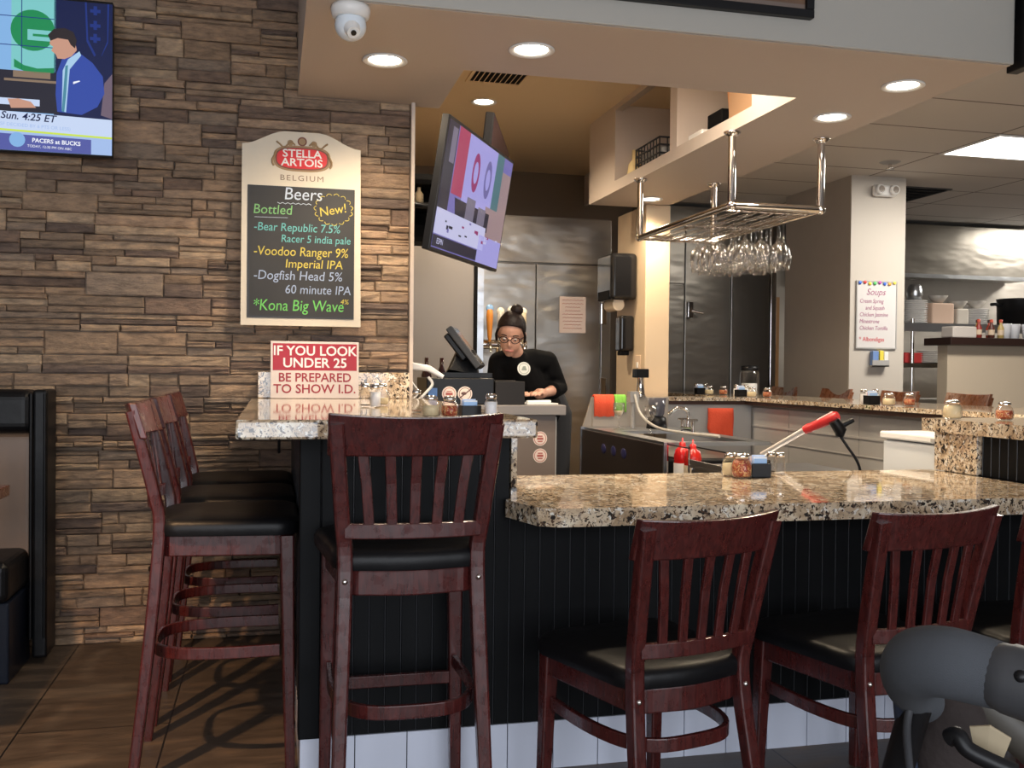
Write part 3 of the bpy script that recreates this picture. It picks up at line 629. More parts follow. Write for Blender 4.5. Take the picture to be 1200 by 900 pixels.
# far bar along the right
t = tag(empty('bar_counter'), 'steel lined base of the long far bar behind the counter', 'bar base')
MB().box(3.28, 3.70, 3.44, 8.0, 0, .949).box(2.63, 3.28, 6.33, 6.55, 0, .949).build('carcass', GREYP, t)
m = MB()
for i in range(6): y0 = 3.44+i*.79; m.box(3.268, 3.28, y0+.003, y0+.787, .5, .93)
m.box(2.63, 3.262, 6.322, 6.33, .12, .949).box(3.262, 3.268, 3.44, 8.0, .80, .812).box(3.262, 3.268, 3.44, 8.0, .70, .706); m.build('steel_lining', mat('grey_lining', (.42, .41, .40), .35, .35), t)
t = tag(empty('granite_bar_top'), 'far granite bar top running back toward the cream post', 'countertop')
MB().prism([(3.20, 3.425), (3.85, 3.425), (3.85, 8.05), (3.20, 8.05), (3.20, 6.58), (2.43, 6.58), (2.43, 6.30), (3.20, 6.30)], .975, 1.0).build('slab', GRAN, t, bevel=.005)
MB().box(3.215, 3.84, 3.43, 8.05, .95, .975).box(2.44, 3.21, 6.31, 6.57, .95, .975).build('wood_underlay', mat('dark_wood_edge', (.05, .022, .015), .5), t)

# ------------------------------------------------------------------ chairs
def make_chair(name, S_, T, ringz, stool, wood=WOOD):
    t = empty(name)
    SM = S_-.05
    for sx in (-1, 1):
        path = smooth_path([(sx*.180, -.262, 0), (sx*.170, -.225, SM*.45), (sx*.158, -.190, SM), (sx*.166, -.205, SM+.12), (sx*.186, -.268, T-.02)], 5)
        n = len(path); MB().sweep(path, (1, 0, 0), [lerp(.030, .036, min(1, i/(n*.4))) for i in range(n)], [lerp(.032, .036, math.sin(math.pi*i/(n-1))) for i in range(n)], smooth=False).build('leg', wood, t, bevel=.006)
        MB().sweep([(sx*.182, .200, 0), (sx*.176, .192, SM*.6), (sx*.172, .186, SM-.005)], (1, 0, 0), [.030, .036, .042], [.030, .036, .042]).build('leg', wood, t, bevel=.005)
        MB().ball((sx*.159, -.2085, SM-.022), .0075, 10).build('bolt', CHROME, t)
    ring = rrect(.160, .185, -.195, .20, .05, 5, .018); inner = [(x*.88, y*.90) for x, y in ring]
    m = MB(); k = len(ring); z0, z1 = SM-.06, SM
    v = [(x, y, z) for z in (z0, z1) for x, y in ring]+[(x, y, z) for z in (z0, z1) for x, y in inner]
    f = []
    for i in range(k):
        j = (i+1) % k; f += [(i, j, k+j, k+i), (2*k+j, 2*k+i, 3*k+i, 3*k+j), (k+i, k+j, 3*k+j, 3*k+i), (j, i, 2*k+i, 2*k+j)]
    m.add(v, f, 0, False); m.build('seat_frame', wood, t, bevel=.004)
    pad = rrect(.188, .215, -.205, .225, .07, 6, .015)
    m = MB(); prof = [(.985, 0), (1.0, .012), (1.0, .030), (.97, .042), (.90, .048), (.6, .054), (.0, .056)]
    k = len(pad); v = [(x*s_, y*s_+.01*(1-s_), SM+.001+h) for s_, h in prof for x, y in pad]
    f = [(i*k+a, i*k+(a+1) % k, (i+1)*k+(a+1) % k, (i+1)*k+a) for i in range(len(prof)-1) for a in range(k)]
    m.add(v, f, 0, True); m.add(v[:k], [tuple(range(k-1, -1, -1))]); m.build('seat_cushion', VINYL, t)
    # curved top rail
    N_ = 14; v = []
    for i in range(N_+1):
        u = i/N_*2-1; x = u*.203; y = -.292+.034*u*u; hz = T-.006+.008*u*u
        zb = T-.098+.010*(1-u*u)*0
        for (dy, z) in ((-.011, zb), (.011, zb), (.011-.004, hz), (-.011-.006, hz)): v.append((x, y+dy+(.028*(1-(z-zb)/(hz-zb))), z))
    f = [(i*4+a, i*4+(a+1) % 4, (i+1)*4+(a+1) % 4, (i+1)*4+a) for i in range(N_) for a in range(4)]+[(3, 2, 1, 0), (N_*4, N_*4+1, N_*4+2, N_*4+3)]
    MB().add(v, f).build('top_rail', wood, t, bevel=.004)
    lo = [(u*.158, -.232+.022*u*u, S_+.047) for u in [i/8*2-1 for i in range(9)]]
    MB().sweep(lo, (0, 0, 1), .036, .018).build('lower_rail', wood, t, bevel=.003)
    for i in range(5):
        u = (i-2)/2.; MB().sweep([(u*.105, -.232+.022*(u*.66)**2, S_+.06), (u*.114, -.246+.02*(u*.6)**2, lerp(S_, T, .5)), (u*.124, -.266+.016*u*u, T-.09)], (1, 0, 0), .024, .010).build('back_slat', wood, t, bevel=.002)
    U = smooth_path([(-.172, .165, ringz), (-.176, 0, ringz), (-.155, -.13, ringz), (-.10, -.198, ringz), (0, -.212, ringz), (.10, -.198, ringz), (.155, -.13, ringz), (.176, 0, ringz), (.172, .165, ringz)], 4)
    MB().sweep(U, (0, 0, 1), .034, .014, smooth=False).build('footrest_ring', wood, t, bevel=.003)
    if stool: MB().sweep([(-.16, .192, ringz-.05), (.16, .192, ringz-.05)], (0, 0, 1), .034, .018).build('front_stretcher', wood, t, bevel=.003)
    return t
GS, GC = 'mahogany bar stools at the high bar', 'mahogany dining chairs at the low counter'
st = tag(make_chair('bar_stool', .745, 1.068, .36, True), 'tall mahogany bar stool with its slatted back to the viewer', 'bar stool', GS)
st.location = (.327, 2.53, 0)
for (x, y, rz, lb) in ((-.128, 3.08, -90, 'side-on bar stool left of the bar, nearest of the row of three'), (-.128, 3.57, -90, 'middle bar stool of the row of three along the bar end'), (-.128, 4.04, -90, 'bar stool closest to the stone wall in the row of three')):
    dup(st, (x, y, 0), R(rz), lb).scale = (1, .93, 1)
ch = tag(make_chair('dining_chair', .475, .838, .29, False), 'low dining chair turned slightly left at the middle of the counter', 'dining chair', GC)
ch.location = (.936, 2.385, 0); ch.rotation_euler.z = R(14)
dup(ch, (1.562, 2.385, 0), R(10), 'low dining chair partly hidden behind the grey stroller grip')
dup(ch, (2.085, 2.40, 0), R(0), 'dining chair at the right edge, only one post in view')
fs = make_chair('bar_stool', .73, 1.055, .36, True, WOODO)
tag(fs, 'far-side bar stool back seen just right of the raised near bar jars', 'bar stool', 'orange-brown stools across the far bar')
fs.location = (4.05, 4.62, 0); fs.rotation_euler.z = R(90)
for i, (y, lb) in enumerate(((5.42, 'far-side stool back below the right edge of the pillar'), (6.13, 'far-side stool back in front of the whiteboard pillar'), (6.93, 'far-side stool back in front of the grey side of the pillar'), (7.75, 'farthest far-side stool back, left of the lidded glass jar'))):
    dup(fs, (4.05, y, 0), R(90), lb)

# ------------------------------------------------------------------ booth and table at the left
t = tag(empty('booth_bench', (-.855, 4.36, 0)), 'black and tan vinyl booth bench against the stone wall at the left edge', 'booth')
MB().box(-1.6, -.055, -.10, 0, .1, .90).build('back_board', BLACKM, t)
MB().box(-1.6, -.055, -.155, -.10, .40, .905).build('tan_back_cushion', TAN, t, bevel=.025, seg=4)
MB().box(-1.6, -.05, -.19, -.01, .905, 1.075).build('black_head_roll', VINYL, t, bevel=.04, seg=5)
MB().box(-.055, .0, -.17, .0, .02, 1.075).build('end_panel', VINYL, t, bevel=.012, seg=3)
MB().tube([(-.058, -.176, .1), (-.058, -.176, 1.06)], .007, 8).tube([(-.008, -.176, .1), (-.008, -.176, 1.06)], .006, 8).build('piping', VINYL, t)
MB().box(-1.6, -.07, -.47, -.10, .30, .455).build('seat_cushion', VINYL, t, bevel=.035, seg=4)
MB().box(-1.6, -.075, -.43, -.10, .0, .30).build('seat_base', mat('navy_black_vinyl', (.006, .009, .018), .3, spec=.3), t, bevel=.008)
t = tag(empty('booth_table', (-.85, 3.25, 0)), 'dark wood table corner at the left edge in front of the booth', 'table')
MB().box(-1.2, 0, -.35, .35, .735, .77).build('tabletop', TABLEW, t, bevel=.003)
MB().tube([(-.6, 0, .02), (-.6, 0, .735)], .04, 16).build('pedestal', BLACK, t); MB().lathe([(0, .03), (.25, .01), (.25, 0)], (-.6, 0, 0)).build('foot', BLACK, t)
# added pendant spot, unseen outside the frame, put in for the warm floor patch
t = tag(empty('added_warm_spot', (-.95, 1.85, 2.1)), 'added unseen warm spotlight in a black pendant shade left of the viewer', 'lamp')
MB().lathe([(.03, .12), (.06, .1), (.14, 0), (.135, 0), (.055, .09), (.03, .11)]).build('lamp_shade', BLACK, t); MB().tube([(0, 0, .1), (0, 0, 1.3)], .005, 8).build('cord', BLACK, t)
MB().ball((0, 0, .03), .03).build('bulb', LAMPW, t)
l = lamp('added_spot_lamp', 'SPOT', (0, 0, -.03), 150, (1, .60, .30), target=(.32, 1.55, -2.13), spot_size=R(44), spot_blend=.5, shadow_soft_size=.03); l.parent = t

# ------------------------------------------------------------------ shakers, jars, caddies
SALT = mat('salt', (.85, .85, .86), .8); PARM = mat('grated_cheese', (.78, .66, .42), .9, bump=.5, bscale=300)
def flake_mat():
    m, N, L, b = nm('pepper_flakes'); tc = N.new('ShaderNodeTexCoord'); v = N.new('ShaderNodeTexVoronoi'); v.inputs['Scale'].default_value = 260; L.new(tc.outputs['Object'], v.inputs[0])
    r = ramp(N, [(.0, (.30, .03, .015)), (.4, (.50, .14, .05)), (.8, (.65, .42, .18))], 'CONSTANT'); sp = N.new('ShaderNodeSeparateColor'); L.new(v.outputs['Color'], sp.inputs[0]); L.new(sp.outputs[0], r.inputs[0]); L.new(r.outputs[0], b.inputs['Base Color']); return m
FLAKE = flake_mat()
def jar(name, loc, r, h, fill, lab, cat, lvl=.8, lid=CHROME, shape='round', grp=None):
    t = tag(empty(name, loc), lab, cat, grp)
    if shape == 'round': pr = [(r*.75, .001), (r*.95, h*.08), (r, h*.3), (r*.97, h*.5), (r*.80, h*.68), (r*.62, h*.76), (r*.62, h*.80)]
    else: pr = [(r*.92, .001), (r, h*.05), (r*.96, h*.62), (r*.72, h*.76), (r*.72, h*.80)]
    MB().lathe([(0, .001)]+pr, n=20).build('glass_body', GLASS, t)
    inn = [(max(0, q*.90), z+.002) for q, z in pr if z < h*lvl*.8]; inn = [(0, .004)]+inn+[(0, inn[-1][1])]
    MB().lathe(inn, n=18).build('contents', fill, t)
    k = .66 if shape == 'round' else .76
    MB().lathe([(r*k, h*.78), (r*k*1.08, h*.80), (r*k*1.05, h*.92), (r*k*.75, h*.985), (0, h)], n=20).build('lid', lid, t)
    return t
def caddy(loc, lab, rz=0):
    t = tag(empty('sweetener_caddy', loc, rz), lab, 'caddy')
    MB().box(-.035, .035, -.03, .03, 0, .004).box(-.035, .035, -.03, -.027, 0, .05).box(-.035, .035, .027, .03, 0, .05).box(-.035, -.032, -.03, .03, 0, .05).box(.032, .035, -.03, .03, 0, .05).build('tray', BLACK, t, bevel=.001)
    for i, c in enumerate(((.35, .55, .85), (.85, .85, .88), (.55, .68, .9), (.85, .5, .6), (.9, .88, .85))):
        MB().box(-.026+.003*(i % 2), .022+.003*(i % 2), -.022+i*.010, -.019+i*.010, .004, .066+.006*(i % 3)).build('packet', mat('packet_%d' % i, c, .6), t)
    return t
# low counter cluster
def onlow(px, py): p = P(px, py, Z=.80); return (p.x, p.y, .801)
jar('cheese_shaker', onlow(857, 558), .036, .085, PARM, 'glass shaker of pale grated cheese on the low counter, left of the red flakes', 'shaker')
jar('pepper_flake_shaker', onlow(869, 560), .038, .088, FLAKE, 'round glass shaker of red pepper flakes on the low counter', 'shaker', .9)
caddy(onlow(889, 559), 'black caddy of blue and white packets on the low counter', R(-8))
t = jar('salt_shaker', onlow(914, 556), .020, .082, mat('shaker_empty', (.55, .5, .45), .8), 'clear faceted shaker right of the black caddy on the low counter', 'shaker', .25, shape='f')
jar('pepper_shaker', onlow(903, 554), .018, .078, mat('black_pepper', (.05, .04, .035), .9), 'slim pepper shaker tucked between the black caddy and clear shaker', 'shaker', .6, shape='f')
# left high bar cluster
def onhigh(px, Y): p = P(px, 480, Y=Y); return (p.x, Y, 1.041)
jar('cheese_shaker', onhigh(505, 2.65), .026, .060, PARM, 'cheese shaker on the high bar peeking over the front stool back', 'shaker')
jar('pepper_flake_shaker', onhigh(527, 2.66), .025, .058, FLAKE, 'flake shaker on the high bar below the round stickers', 'shaker', .8)
jar('salt_shaker', onhigh(575.5, 2.64), .019, .066, SALT, 'salt shaker on the high bar at the right corner of the stool back', 'shaker', .85, shape='f')
t = caddy(onhigh(550, 2.70), 'caddy of white packets on the high bar behind the stool back', R(5))
t.scale = (.8, .8, .62); t['label'] = 'caddy of packets between the flake and salt shakers on the high bar'
jar('salt_shaker', onhigh(440, 3.35), .019, .080, SALT, 'salt shaker in the group right of the I.D. sign', 'shaker', .85, shape='f')
jar('pepper_shaker', onhigh(428, 3.45), .019, .080, mat('black_pepper2', (.06, .05, .04), .9), 'pepper shaker in the group right of the I.D. sign', 'shaker', .6, shape='f')
jar('cheese_shaker', onhigh(447, 3.55), .028, .080, PARM, 'cheese shaker rearmost of the group right of the I.D. sign', 'shaker', .5)
jar('pepper_shaker', onhigh(488, 3.0), .017, .07, mat('black_pepper3', (.30, .18, .12), .9), 'small brown spice shaker at the left of the stool back on the high bar', 'shaker', .6, shape='f')
# right raised bar
def onright(px, py, Z=1.0): p = P(px, py, Z=Z); return p
jar('cheese_shaker', (2.56, 3.31, 1.001), .038, .075, PARM, 'cheese shaker at the rounded corner of the raised right bar', 'shaker', .9)
jar('pepper_flake_shaker', (2.72, 3.22, 1.001), .034, .07, FLAKE, 'flake shaker in the middle of the raised right bar', 'shaker')
caddy((2.86, 3.19, 1.001), 'caddy of blue packets on the raised right bar')
jar('salt_shaker', (2.97, 3.27, 1.001), .022, .082, SALT, 'left salt shaker of the pair on the raised right bar', 'shaker', .85, shape='f')
jar('salt_shaker', (3.05, 3.20, 1.001), .022, .082, SALT, 'right salt shaker of the pair on the raised right bar', 'shaker', .85, shape='f')
# far bar clusters: (y, description)
for (ya, where) in ((4.95, 'far bar nearest the viewer'), (6.55, 'far bar above the orange towel'), (7.25, 'far bar beside the cream post')):
    x = 3.30
    jar('salt_shaker', (x, ya+.08, 1.001), .022, .085, SALT, 'salt shaker on the '+where, 'shaker', .85, shape='f')
    jar('pepper_shaker', (x+.09, ya+.10, 1.001), .022, .085, SALT, 'taller rear shaker on the '+where, 'shaker', .85, shape='f')
    jar('cheese_shaker', (x, ya-.16, 1.001), .036, .07, PARM, 'cheese shaker on the '+where, 'shaker')
    jar('pepper_flake_shaker', (x+.10, ya-.2, 1.001), .034, .07, FLAKE, 'flake shaker on the '+where, 'shaker')
    caddy((x-.02, ya-.03, 1.001), 'black packet caddy on the '+where)
t = tag(empty('lidded_jar', (3.62, 7.05, 1.0)), 'tall glass jar with a black lid on the far bar', 'jar')
MB().lathe([(0, .001), (.07, .001), (.075, .02), (.075, .17), (.06, .19)]).build('glass_body', GLASS, t); MB().lathe([(0, .005), (.06, .005), (.06, .09), (0, .09)]).build('contents', WHITE, t); MB().lathe([(.068, .19), (.07, .2), (.07, .225), (0, .23)]).build('lid', BLACK, t)

# ------------------------------------------------------------------ glass rack
t = tag(empty('hanging_glass_rack', (2.20, 4.50, 2.0)), 'chrome glass rack hanging on poles from the bulkhead underside', 'glass rack')
A = [(0, 0, 0), (.49, 0, 0), (.49, 1.25, 0), (0, 1.25, 0)]
for i in range(4): MB().tube([A[i], A[(i+1) % 4]], .019, 12).build('frame_rail', CHROME, t)
for (x, y, _) in A:
    MB().tube([(x, y, 0), (x, y, .36)], .019, 14).build('pole', CHROME, t)
    MB().ball((x, y, 0), .026, 14).build('corner_joint', CHROME, t)
    MB().lathe([(.019, .335), (.028, .34), (.042, .353), (.042, .3595), (0, .3595)], (x, y, 0)).build('flange', CHROME, t)
for j in range(5):
    x = .06+j*.092
    for dx in (-.016, .016): MB().tube([(x+dx, .02, -.022), (x+dx, 1.23, -.022)], .0035, 8).build('hanger_rod', CHROME, t)
for y in (.08, .62, 1.17): MB().tube([(0.01, y, -.014), (.48, y, -.014)], .005, 8).build('cross_rod', CHROME, t)
gl = tag(empty('wine_glass', (0, 0, 0)), 'clear stemmed wine glass hanging upside down from the chrome rack', 'wine glass', 'wine glasses hanging in the chrome rack')
MB().lathe([(0, 0), (.034, -.001), (.034, -.003), (.006, -.008), (.0042, -.02), (.0042, -.085), (.012, -.095), (.030, -.115), (.040, -.145), (.039, -.170), (.031, -.205), (.0295, -.205), (.0375, -.168), (.038, -.146), (.028, -.118), (.006, -.099), (0, -.098)][::-1], n=20).build('glass', GLASS, gl)
first = True
rg = random.Random(5)
for j in range(5):
    for k in range(5):
        if (j, k) in ((0, 4), (4, 4), (0, 0), (4,0)): continue
        x = 2.26+j*.092; y = 4.64+k*.125+rg.uniform(-.015, .015); z = 1.9785
        lb_ = 'wine glass in the %s row from the left of the rack, %s from the front' % (ORD[j], ORD[k])
        if first: gl['label'] = lb_; gl.location = (x, y, z); gl.scale = (1.08, 1.08, 1.28); first = False
        else: dup(gl, (x, y, z), None, lb_)

# ------------------------------------------------------------------ cubby contents
t = tag(empty('storage_basket', (2.42, 5.82, 2.431)), 'dark basket with a bottle in the left cubby of the bulkhead', 'basket')
m = MB()
for z in (.02, .07, .12, .165): m.tube([(-.15, -.2, z), (.15, -.2, z), (.15, .2, z), (-.15, .2, z), (-.15, -.2, z)], .006, 6)
for i in range(9): m.tube([(-.15, -.2+i*.05, 0), (-.15, -.2+i*.05, .17)], .004, 6)
for i in range(7): m.tube([(-.15+i*.05, -.2, 0), (-.15+i*.05, -.2, .17)], .004, 6)
m.build('wire_frame', GREYPL, t); MB().box(-.13, .13, -.18, .18, .003, .13).build('folded_linens', GREYL, t, bevel=.02)
t = tag(MB().lathe([(0, 0), (.055, 0), (.04, .10), (.018, .13), (.018, .19), (0, .19)], (2.30, 6.12, 2.431), 16).build('paper_lampshade', mat('lamp_cream', (.85, .68, .35), .6)), 'small cream bell-shaped shade at the far end of the left cubby', 'shade')
t = tag(MB().lathe([(0, 0), (.04, 0), (.04, .22), (.015, .27), (.015, .32), (0, .32)], (2.33, 5.45, 2.431), 16).build('dark_bottle', BLACKG), 'dark bottle at the divider side of the left cubby', 'bottle')
t = tag(MB().box(-.16, .16, -.13, .13, 0, .30).build('cardboard_box', mat('cardboard', (.42, .25, .14), .8), bevel=.003), 'brown cardboard box in the right cubby of the bulkhead', 'box'); t.location = (2.46, 4.62, 2.431)
t = tag(MB().box(-.12, .12, -.01, .01, 0, .26).build('serving_board', mat('board_orange', (.45, .20, .08), .6)), 'orange-brown board leaning beside the cardboard box in the cubby', 'board'); t.location = (2.45, 4.80, 2.431); t.rotation_euler = (R(-8), 0, R(10))
t = tag(MB().box(-.13, .13, -.09, .09, 0, .05).build('white_tray', WHITE, bevel=.01), 'white tray at the left of the right cubby', 'tray'); t.location = (2.36, 5.02, 2.431)
t = tag(MB().box(-.1, .1, -.09, .09, .0, .12).build('black_carton', BLACKM, bevel=.006), 'black carton on the white tray in the right cubby', 'carton'); t.location = (2.45, 5.03, 2.482)

# ------------------------------------------------------------------ post fittings
t = tag(empty('paper_towel_dispenser', (2.57, 6.92, 1.86)), 'large black towel dispenser on the cream post', 'dispenser')
MB().box(-.20, 0, -.17, .17, -.17, .17).build('housing', BLACKG, t, bevel=.03, seg=4); MB().box(-.205, -.17, -.12, .12, -.165, -.10).build('outlet', BLACKM, t)
MB().tube([(-.12, -.10, -.20), (-.12, .10, -.20)], .045, 18).build('towel_roll', mat('roll_paper', (.78, .66, .50), .8), t)
t = tag(empty('soap_dispenser', (2.57, 6.86, 1.45)), 'narrow black soap dispenser below the towel dispenser', 'dispenser')
MB().box(-.11, 0, -.055, .055, -.13, .13).build('housing', BLACKG, t, bevel=.02, seg=4); MB().box(-.10, -.03, -.035, .035, -.16, -.13).build('push_bar', BLACKM, t, bevel=.006)
t = tag(empty('light_switch', (2.571, 6.72, 1.22)), 'cream switch plate on the cream post below the soap dispenser', 'switch')
MB().box(-.006, 0, -.05, .05, -.07, .07).build('plate', mat('cream_plate', (.7, .52, .36), .4), t, bevel=.002); MB().box(-.012, -.006, -.012, .012, -.02, .02).build('rocker', WHITE, t)

# ------------------------------------------------------------------ back stainless fridge, gray cabinet, taps
t = tag(empty('steel_cooler', (1.50, 7.6, 0)), 'tall stainless steel cooler with a paper notice behind the woman', 'cooler')
MB().box(0, 1.16, .02, .8, 0, 2.40).build('cabinet', STEELD, t)
for a, b in ((.005, .53), (.535, 1.07)): 
    d_ = MB().box(a, b, -.015, .02, .06, 2.02).build('door', STEEL, t, bevel=.006)
MB().box(0, 1.16, -.012, .02, 2.03, 2.39).build('top_panel', STEEL, t, bevel=.004)
MB().box(1.08, 1.16, -.012, .02, .02, 2.02).build('side_strip', STEEL, t, bevel=.004)
MB().box(1.07, 1.12, -.04, -.015, 1.55, 1.72).build('latch', CHROME, t, bevel=.006); MB().box(1.07, 1.12, -.04, -.015, .95, 1.12).build('latch', CHROME, t, bevel=.006)
q = P(671, 369, Y=7.575)
t = tag(empty('paper_notice', (q.x, 7.574, q.z)), 'pink-white paper notice taped to the steel cooler door', 'notice')
MB().box(-.11, .11, 0, .002, -.145, .145).build('sheet', mat('pinkish_paper', (.52, .42, .38), .7), t)
m = MB(); rn = random.Random(2)
for i in range(9): z = .115-i*.028; w_ = rn.uniform(.06, .09); m.tube([(-w_+j*w_*2/12, -.001, z+(.004 if j % 2 else 0)) for j in range(13)], .0016, 4)
m.build('red_handwriting', mat('red_ink', (.35, .10, .09), .8), t)
t = tag(empty('grey_cabinet', (.93, 6.75, 0)), 'plain grey panelled cabinet behind the register', 'cabinet')
MB().box(0, .43, 0, .12, 0, 2.05).build('body', mat('grey_panel', (.30, .28, .27), .45), t, bevel=.004); MB().box(.432, .455, -.01, .12, 0, 2.05).build('dark_edge', BLACKM, t); MB().box(.455, .50, -.005, .12, 0, 1.9).build('steel_edge', STEELB, t)
t = tag(empty('black_shelf_unit', (.83, 6.2, 0)), 'black floor-standing shelf frame with bottles high beside the stone wall end', 'shelf')
for z in (1.98, 2.19, 2.34): MB().box(0, .30, 0, .25, z, z+.03).build('shelf_board', BLACKM, t)
MB().box(0, .02, 0, .25, 1.98, 2.5).box(.0, .3, .23, .25, 2.0, 2.45).build('side', BLACKM, t); MB().box(0, .03, .22, .25, 0, 1.98).build('leg', BLACKM, t)
for i, (x, c, h) in enumerate(((.90, (.75, .62, .42), .11), (.98, (.8, .75, .65), .10), (1.06, (.25, .10, .05), .10))):
    tag(MB().lathe([(0, 0), (.03, 0), (.03, h*.6), (.012, h*.8), (.012, h), (0, h)], (x, 6.27, 2.221 if i != 1 else 2.011), 12).build('small_bottle', mat('btl%d' % i, c, .4)), ['cream bottle left on the high black shelf', 'pale bottle on the lowest board of the high black shelf', 'dark brown bottle right on the high black shelf'][i], 'bottle')
# tap handles on a tower
t = tag(empty('beer_tap_tower', (1.63, 7.06, 0)), 'beer tap tower with tall coloured handles behind the woman', 'beer taps')
MB().box(-.17, .28, -.12, .12, 0, 1.05).build('tap_cabinet', STEELD, t, bevel=.004); MB().tube([(0, 0, 1.05), (0, 0, 1.34)], .04, 16).tube([(-.21, 0, 1.36), (.19, 0, 1.36)], .035, 14).build('tower', CHROME, t)
for i, (x, c, h) in enumerate(((-.19, (.05, .04, .04), .26), (-.10, (.60, .22, .03), .24), (-.02, (.45, .43, .38), .22), (.06, (.45, .45, .44), .23), (.15, (.45, .38, .26), .22))):
    hd = MB().lathe([(.008, 0), (.016, .03), (.026, h*.75), (.022, h*.95), (0, h)], (x, -.06, 1.38), 10).build('tap_handle', mat('tap%d' % i, c, .4), t)
    MB().ball((x, -.06, 1.38+h), (.030, .014, .03), 10).build('handle_crest', mat('tapc%d' % i, (.8, .75, .62) if i != 1 else (.25, .45, .75), .4), hd)
    MB().tube([(x, -.03, 1.37), (x, -.10, 1.36), (x, -.11, 1.30)], .009, 8).build('faucet', CHROME, t)
# service station doors right of post
t = tag(empty('walk_in_cooler', (3.18, 8.25, 0)), 'walk-in cooler front of steel panels between the cream post and pillar', 'walk-in cooler')
MB().box(0, 1.30, .02, .7, 0, 2.66).build('cabinet', STEELD, t)
for a, b, z1 in ((.0, .40, 1.95), (.41, .85, 2.5), (.86, 1.24, 2.5)): MB().box(a, b, -.012, .02, .02, z1).build('door_panel', STEELD, t, bevel=.005)
MB().box(.0, .40, -.008, .02, 1.97, 2.5).build('header_panel', STEELD, t); MB().box(1.245, 1.30, -.03, .02, 0, 2.6).build('corner_trim', CHROME, t, bevel=.004)
hh = MB().box(.42, .47, -.06, -.012, 1.66, 1.80).build('latch_plate', CHROME, t, bevel=.004); MB().tube([(.45, -.07, 1.72), (.55, -.09, 1.70)], .012, 10).build('latch_lever', CHROME, hh)
MB().box(.02, .09, -.03, -.012, .9, 1.72).build('door_frame_strip', WHITE, t)
t = tag(MB().box(4.56, 4.72, 8.6, 8.62, 0, 1.9).build('wood_door_edge', mat('orange_wood_far', (.42, .22, .09), .5)), 'strip of orange-brown wooden door in the gap left of the pillar', 'door')
# ------------------------------------------------------------------ whiteboard etc on pillar
t = tag(empty('whiteboard', (4.54, 6.772, 1.63)), 'small whiteboard of handwritten specials on the pillar front', 'whiteboard')
MB().box(-.175, .175, -.008, 0, -.255, .255).build('panel', WHITEM, t)
MB().box(-.178, .178, -.012, 0, -.262, -.252).box(-.178, .178, -.012, 0, .252, .262).box(-.178, -.170, -.012, 0, -.252, .252).box(.170, .178, -.012, 0, -.252, .252).build('frame', GREYL, t)
ink = mat('marker_ink', (.35, .12, .22), .6); inkr = mat('marker_red', (.6, .05, .07), .6)
m = MB(); m.text('Soups', .07, XZ(-.01, -.0095, .175), ex=.0002, shear=.3)
for i, (s_, x) in enumerate((('Cream Spring', -.15), ('and Squash', -.10), ('Chicken Jasmine', -.15), ('Minestrone', -.15), ('Chicken Tortilla', -.15))): m.text(s_, .044, XZ(x, -.0095, .105-i*.052), align='LEFT', ex=.0002, shear=.2, sx=.85)
m.build('marker_writing', ink, t); MB().text('* Albondigas', .048, XZ(-.15, -.0095, -.19), align='LEFT', ex=.0002, sx=.9).build('red_marker_writing', inkr, t)
for i, c in enumerate(((.05, .15, .6), (.7, .05, .05), (.75, .6, .05), (.1, .5, .15), (.5, .1, .4), (.05, .15, .6), (.8, .35, .05), (.8, .7, .1))):
    MB().ball((-.15+i*.043, -.014, .245+.006*math.sin(i*2)), (.015, .006, .014), 10).build('magnet', mat('magnet%d' % i, c, .4), t)
t = tag(empty('wall_caddy', (4.56, 6.772, 1.29)), 'small wall caddy with blue and yellow items under the whiteboard', 'holder')
MB().box(-.075, .07, -.05, 0, -.06, -.05).box(-.075, .07, -.05, -.045, -.06, -.01).build('bracket', GREYL, t)
MB().box(-.07, -.02, -.045, -.005, -.05, .06).build('blue_pack', mat('blue_pack', (.15, .25, .5), .5), t, bevel=.003); MB().box(-.01, .025, -.045, -.005, -.05, .065).build('yellow_pack', mat('yellow_pack', (.75, .6, .08), .5), t, bevel=.004); MB().box(.03, .065, -.045, -.005, -.05, .055).build('white_pack', WHITE, t, bevel=.004)

# ------------------------------------------------------------------ kitchen beyond the half wall
struct(MB().box(5.68, 10, 7.42, 7.55, 0, 1.43).build('wall_half', mat('half_wall_beige', (.60, .50, .38), .6)))
t = tag(MB().box(5.62, 10, 7.30, 7.66, 1.431, 1.495).build('half_wall_cap', mat('dark_cap', (.03, .015, .012), .35), bevel=.004), 'dark wooden ledge capping the beige half wall', 'ledge')
t = tag(empty('steel_shelf', (5.75, 8.15, 0)), 'steel kitchen shelf carrying plates behind the half wall', 'shelf')
MB().box(0, 2.9, 0, .45, 1.62, 1.66).box(0, 2.9, -.01, 0, 1.58, 1.66).build('upper_shelf', STEELB, t); MB().box(0, 2.9, 0, .45, 1.24, 1.28).build('lower_shelf', STEELD, t); MB().box(0, 2.9, -.05, .5, .90, .94).build('work_surface', STEELB, t)
for x in (.12, 2.7):
    for y in (.02, .43): MB().tube([(x, y, 0), (x, y, 1.7)], .018, 10).build('post', CHROME, t)
plate = MB().lathe([(0, 0), (.07, 0), (.12, .012), (.12, .016), (.07, .006), (0, .006)], n=24).build('dinner_plate', mat('china', (.72, .70, .68), .25))
tag(plate, 'white dinner plate at the bottom of the tall stack on the steel shelf', 'plate', 'stacked plates on the steel shelf')
plate.location = (5.98, 8.30, 1.661)
for k in range(1, 12): dup(plate, (5.98+random.uniform(-.003, .003), 8.30, 1.661+k*.0185), None, 'white dinner plate, %s from the bottom of the tall stack on the steel shelf' % ORD[k])
for k in range(9): dup(plate, (6.68, 8.32, 1.661+k*.0175), None, 'white plate, %s from the bottom of the right-hand stack on the steel shelf' % ORD[k])
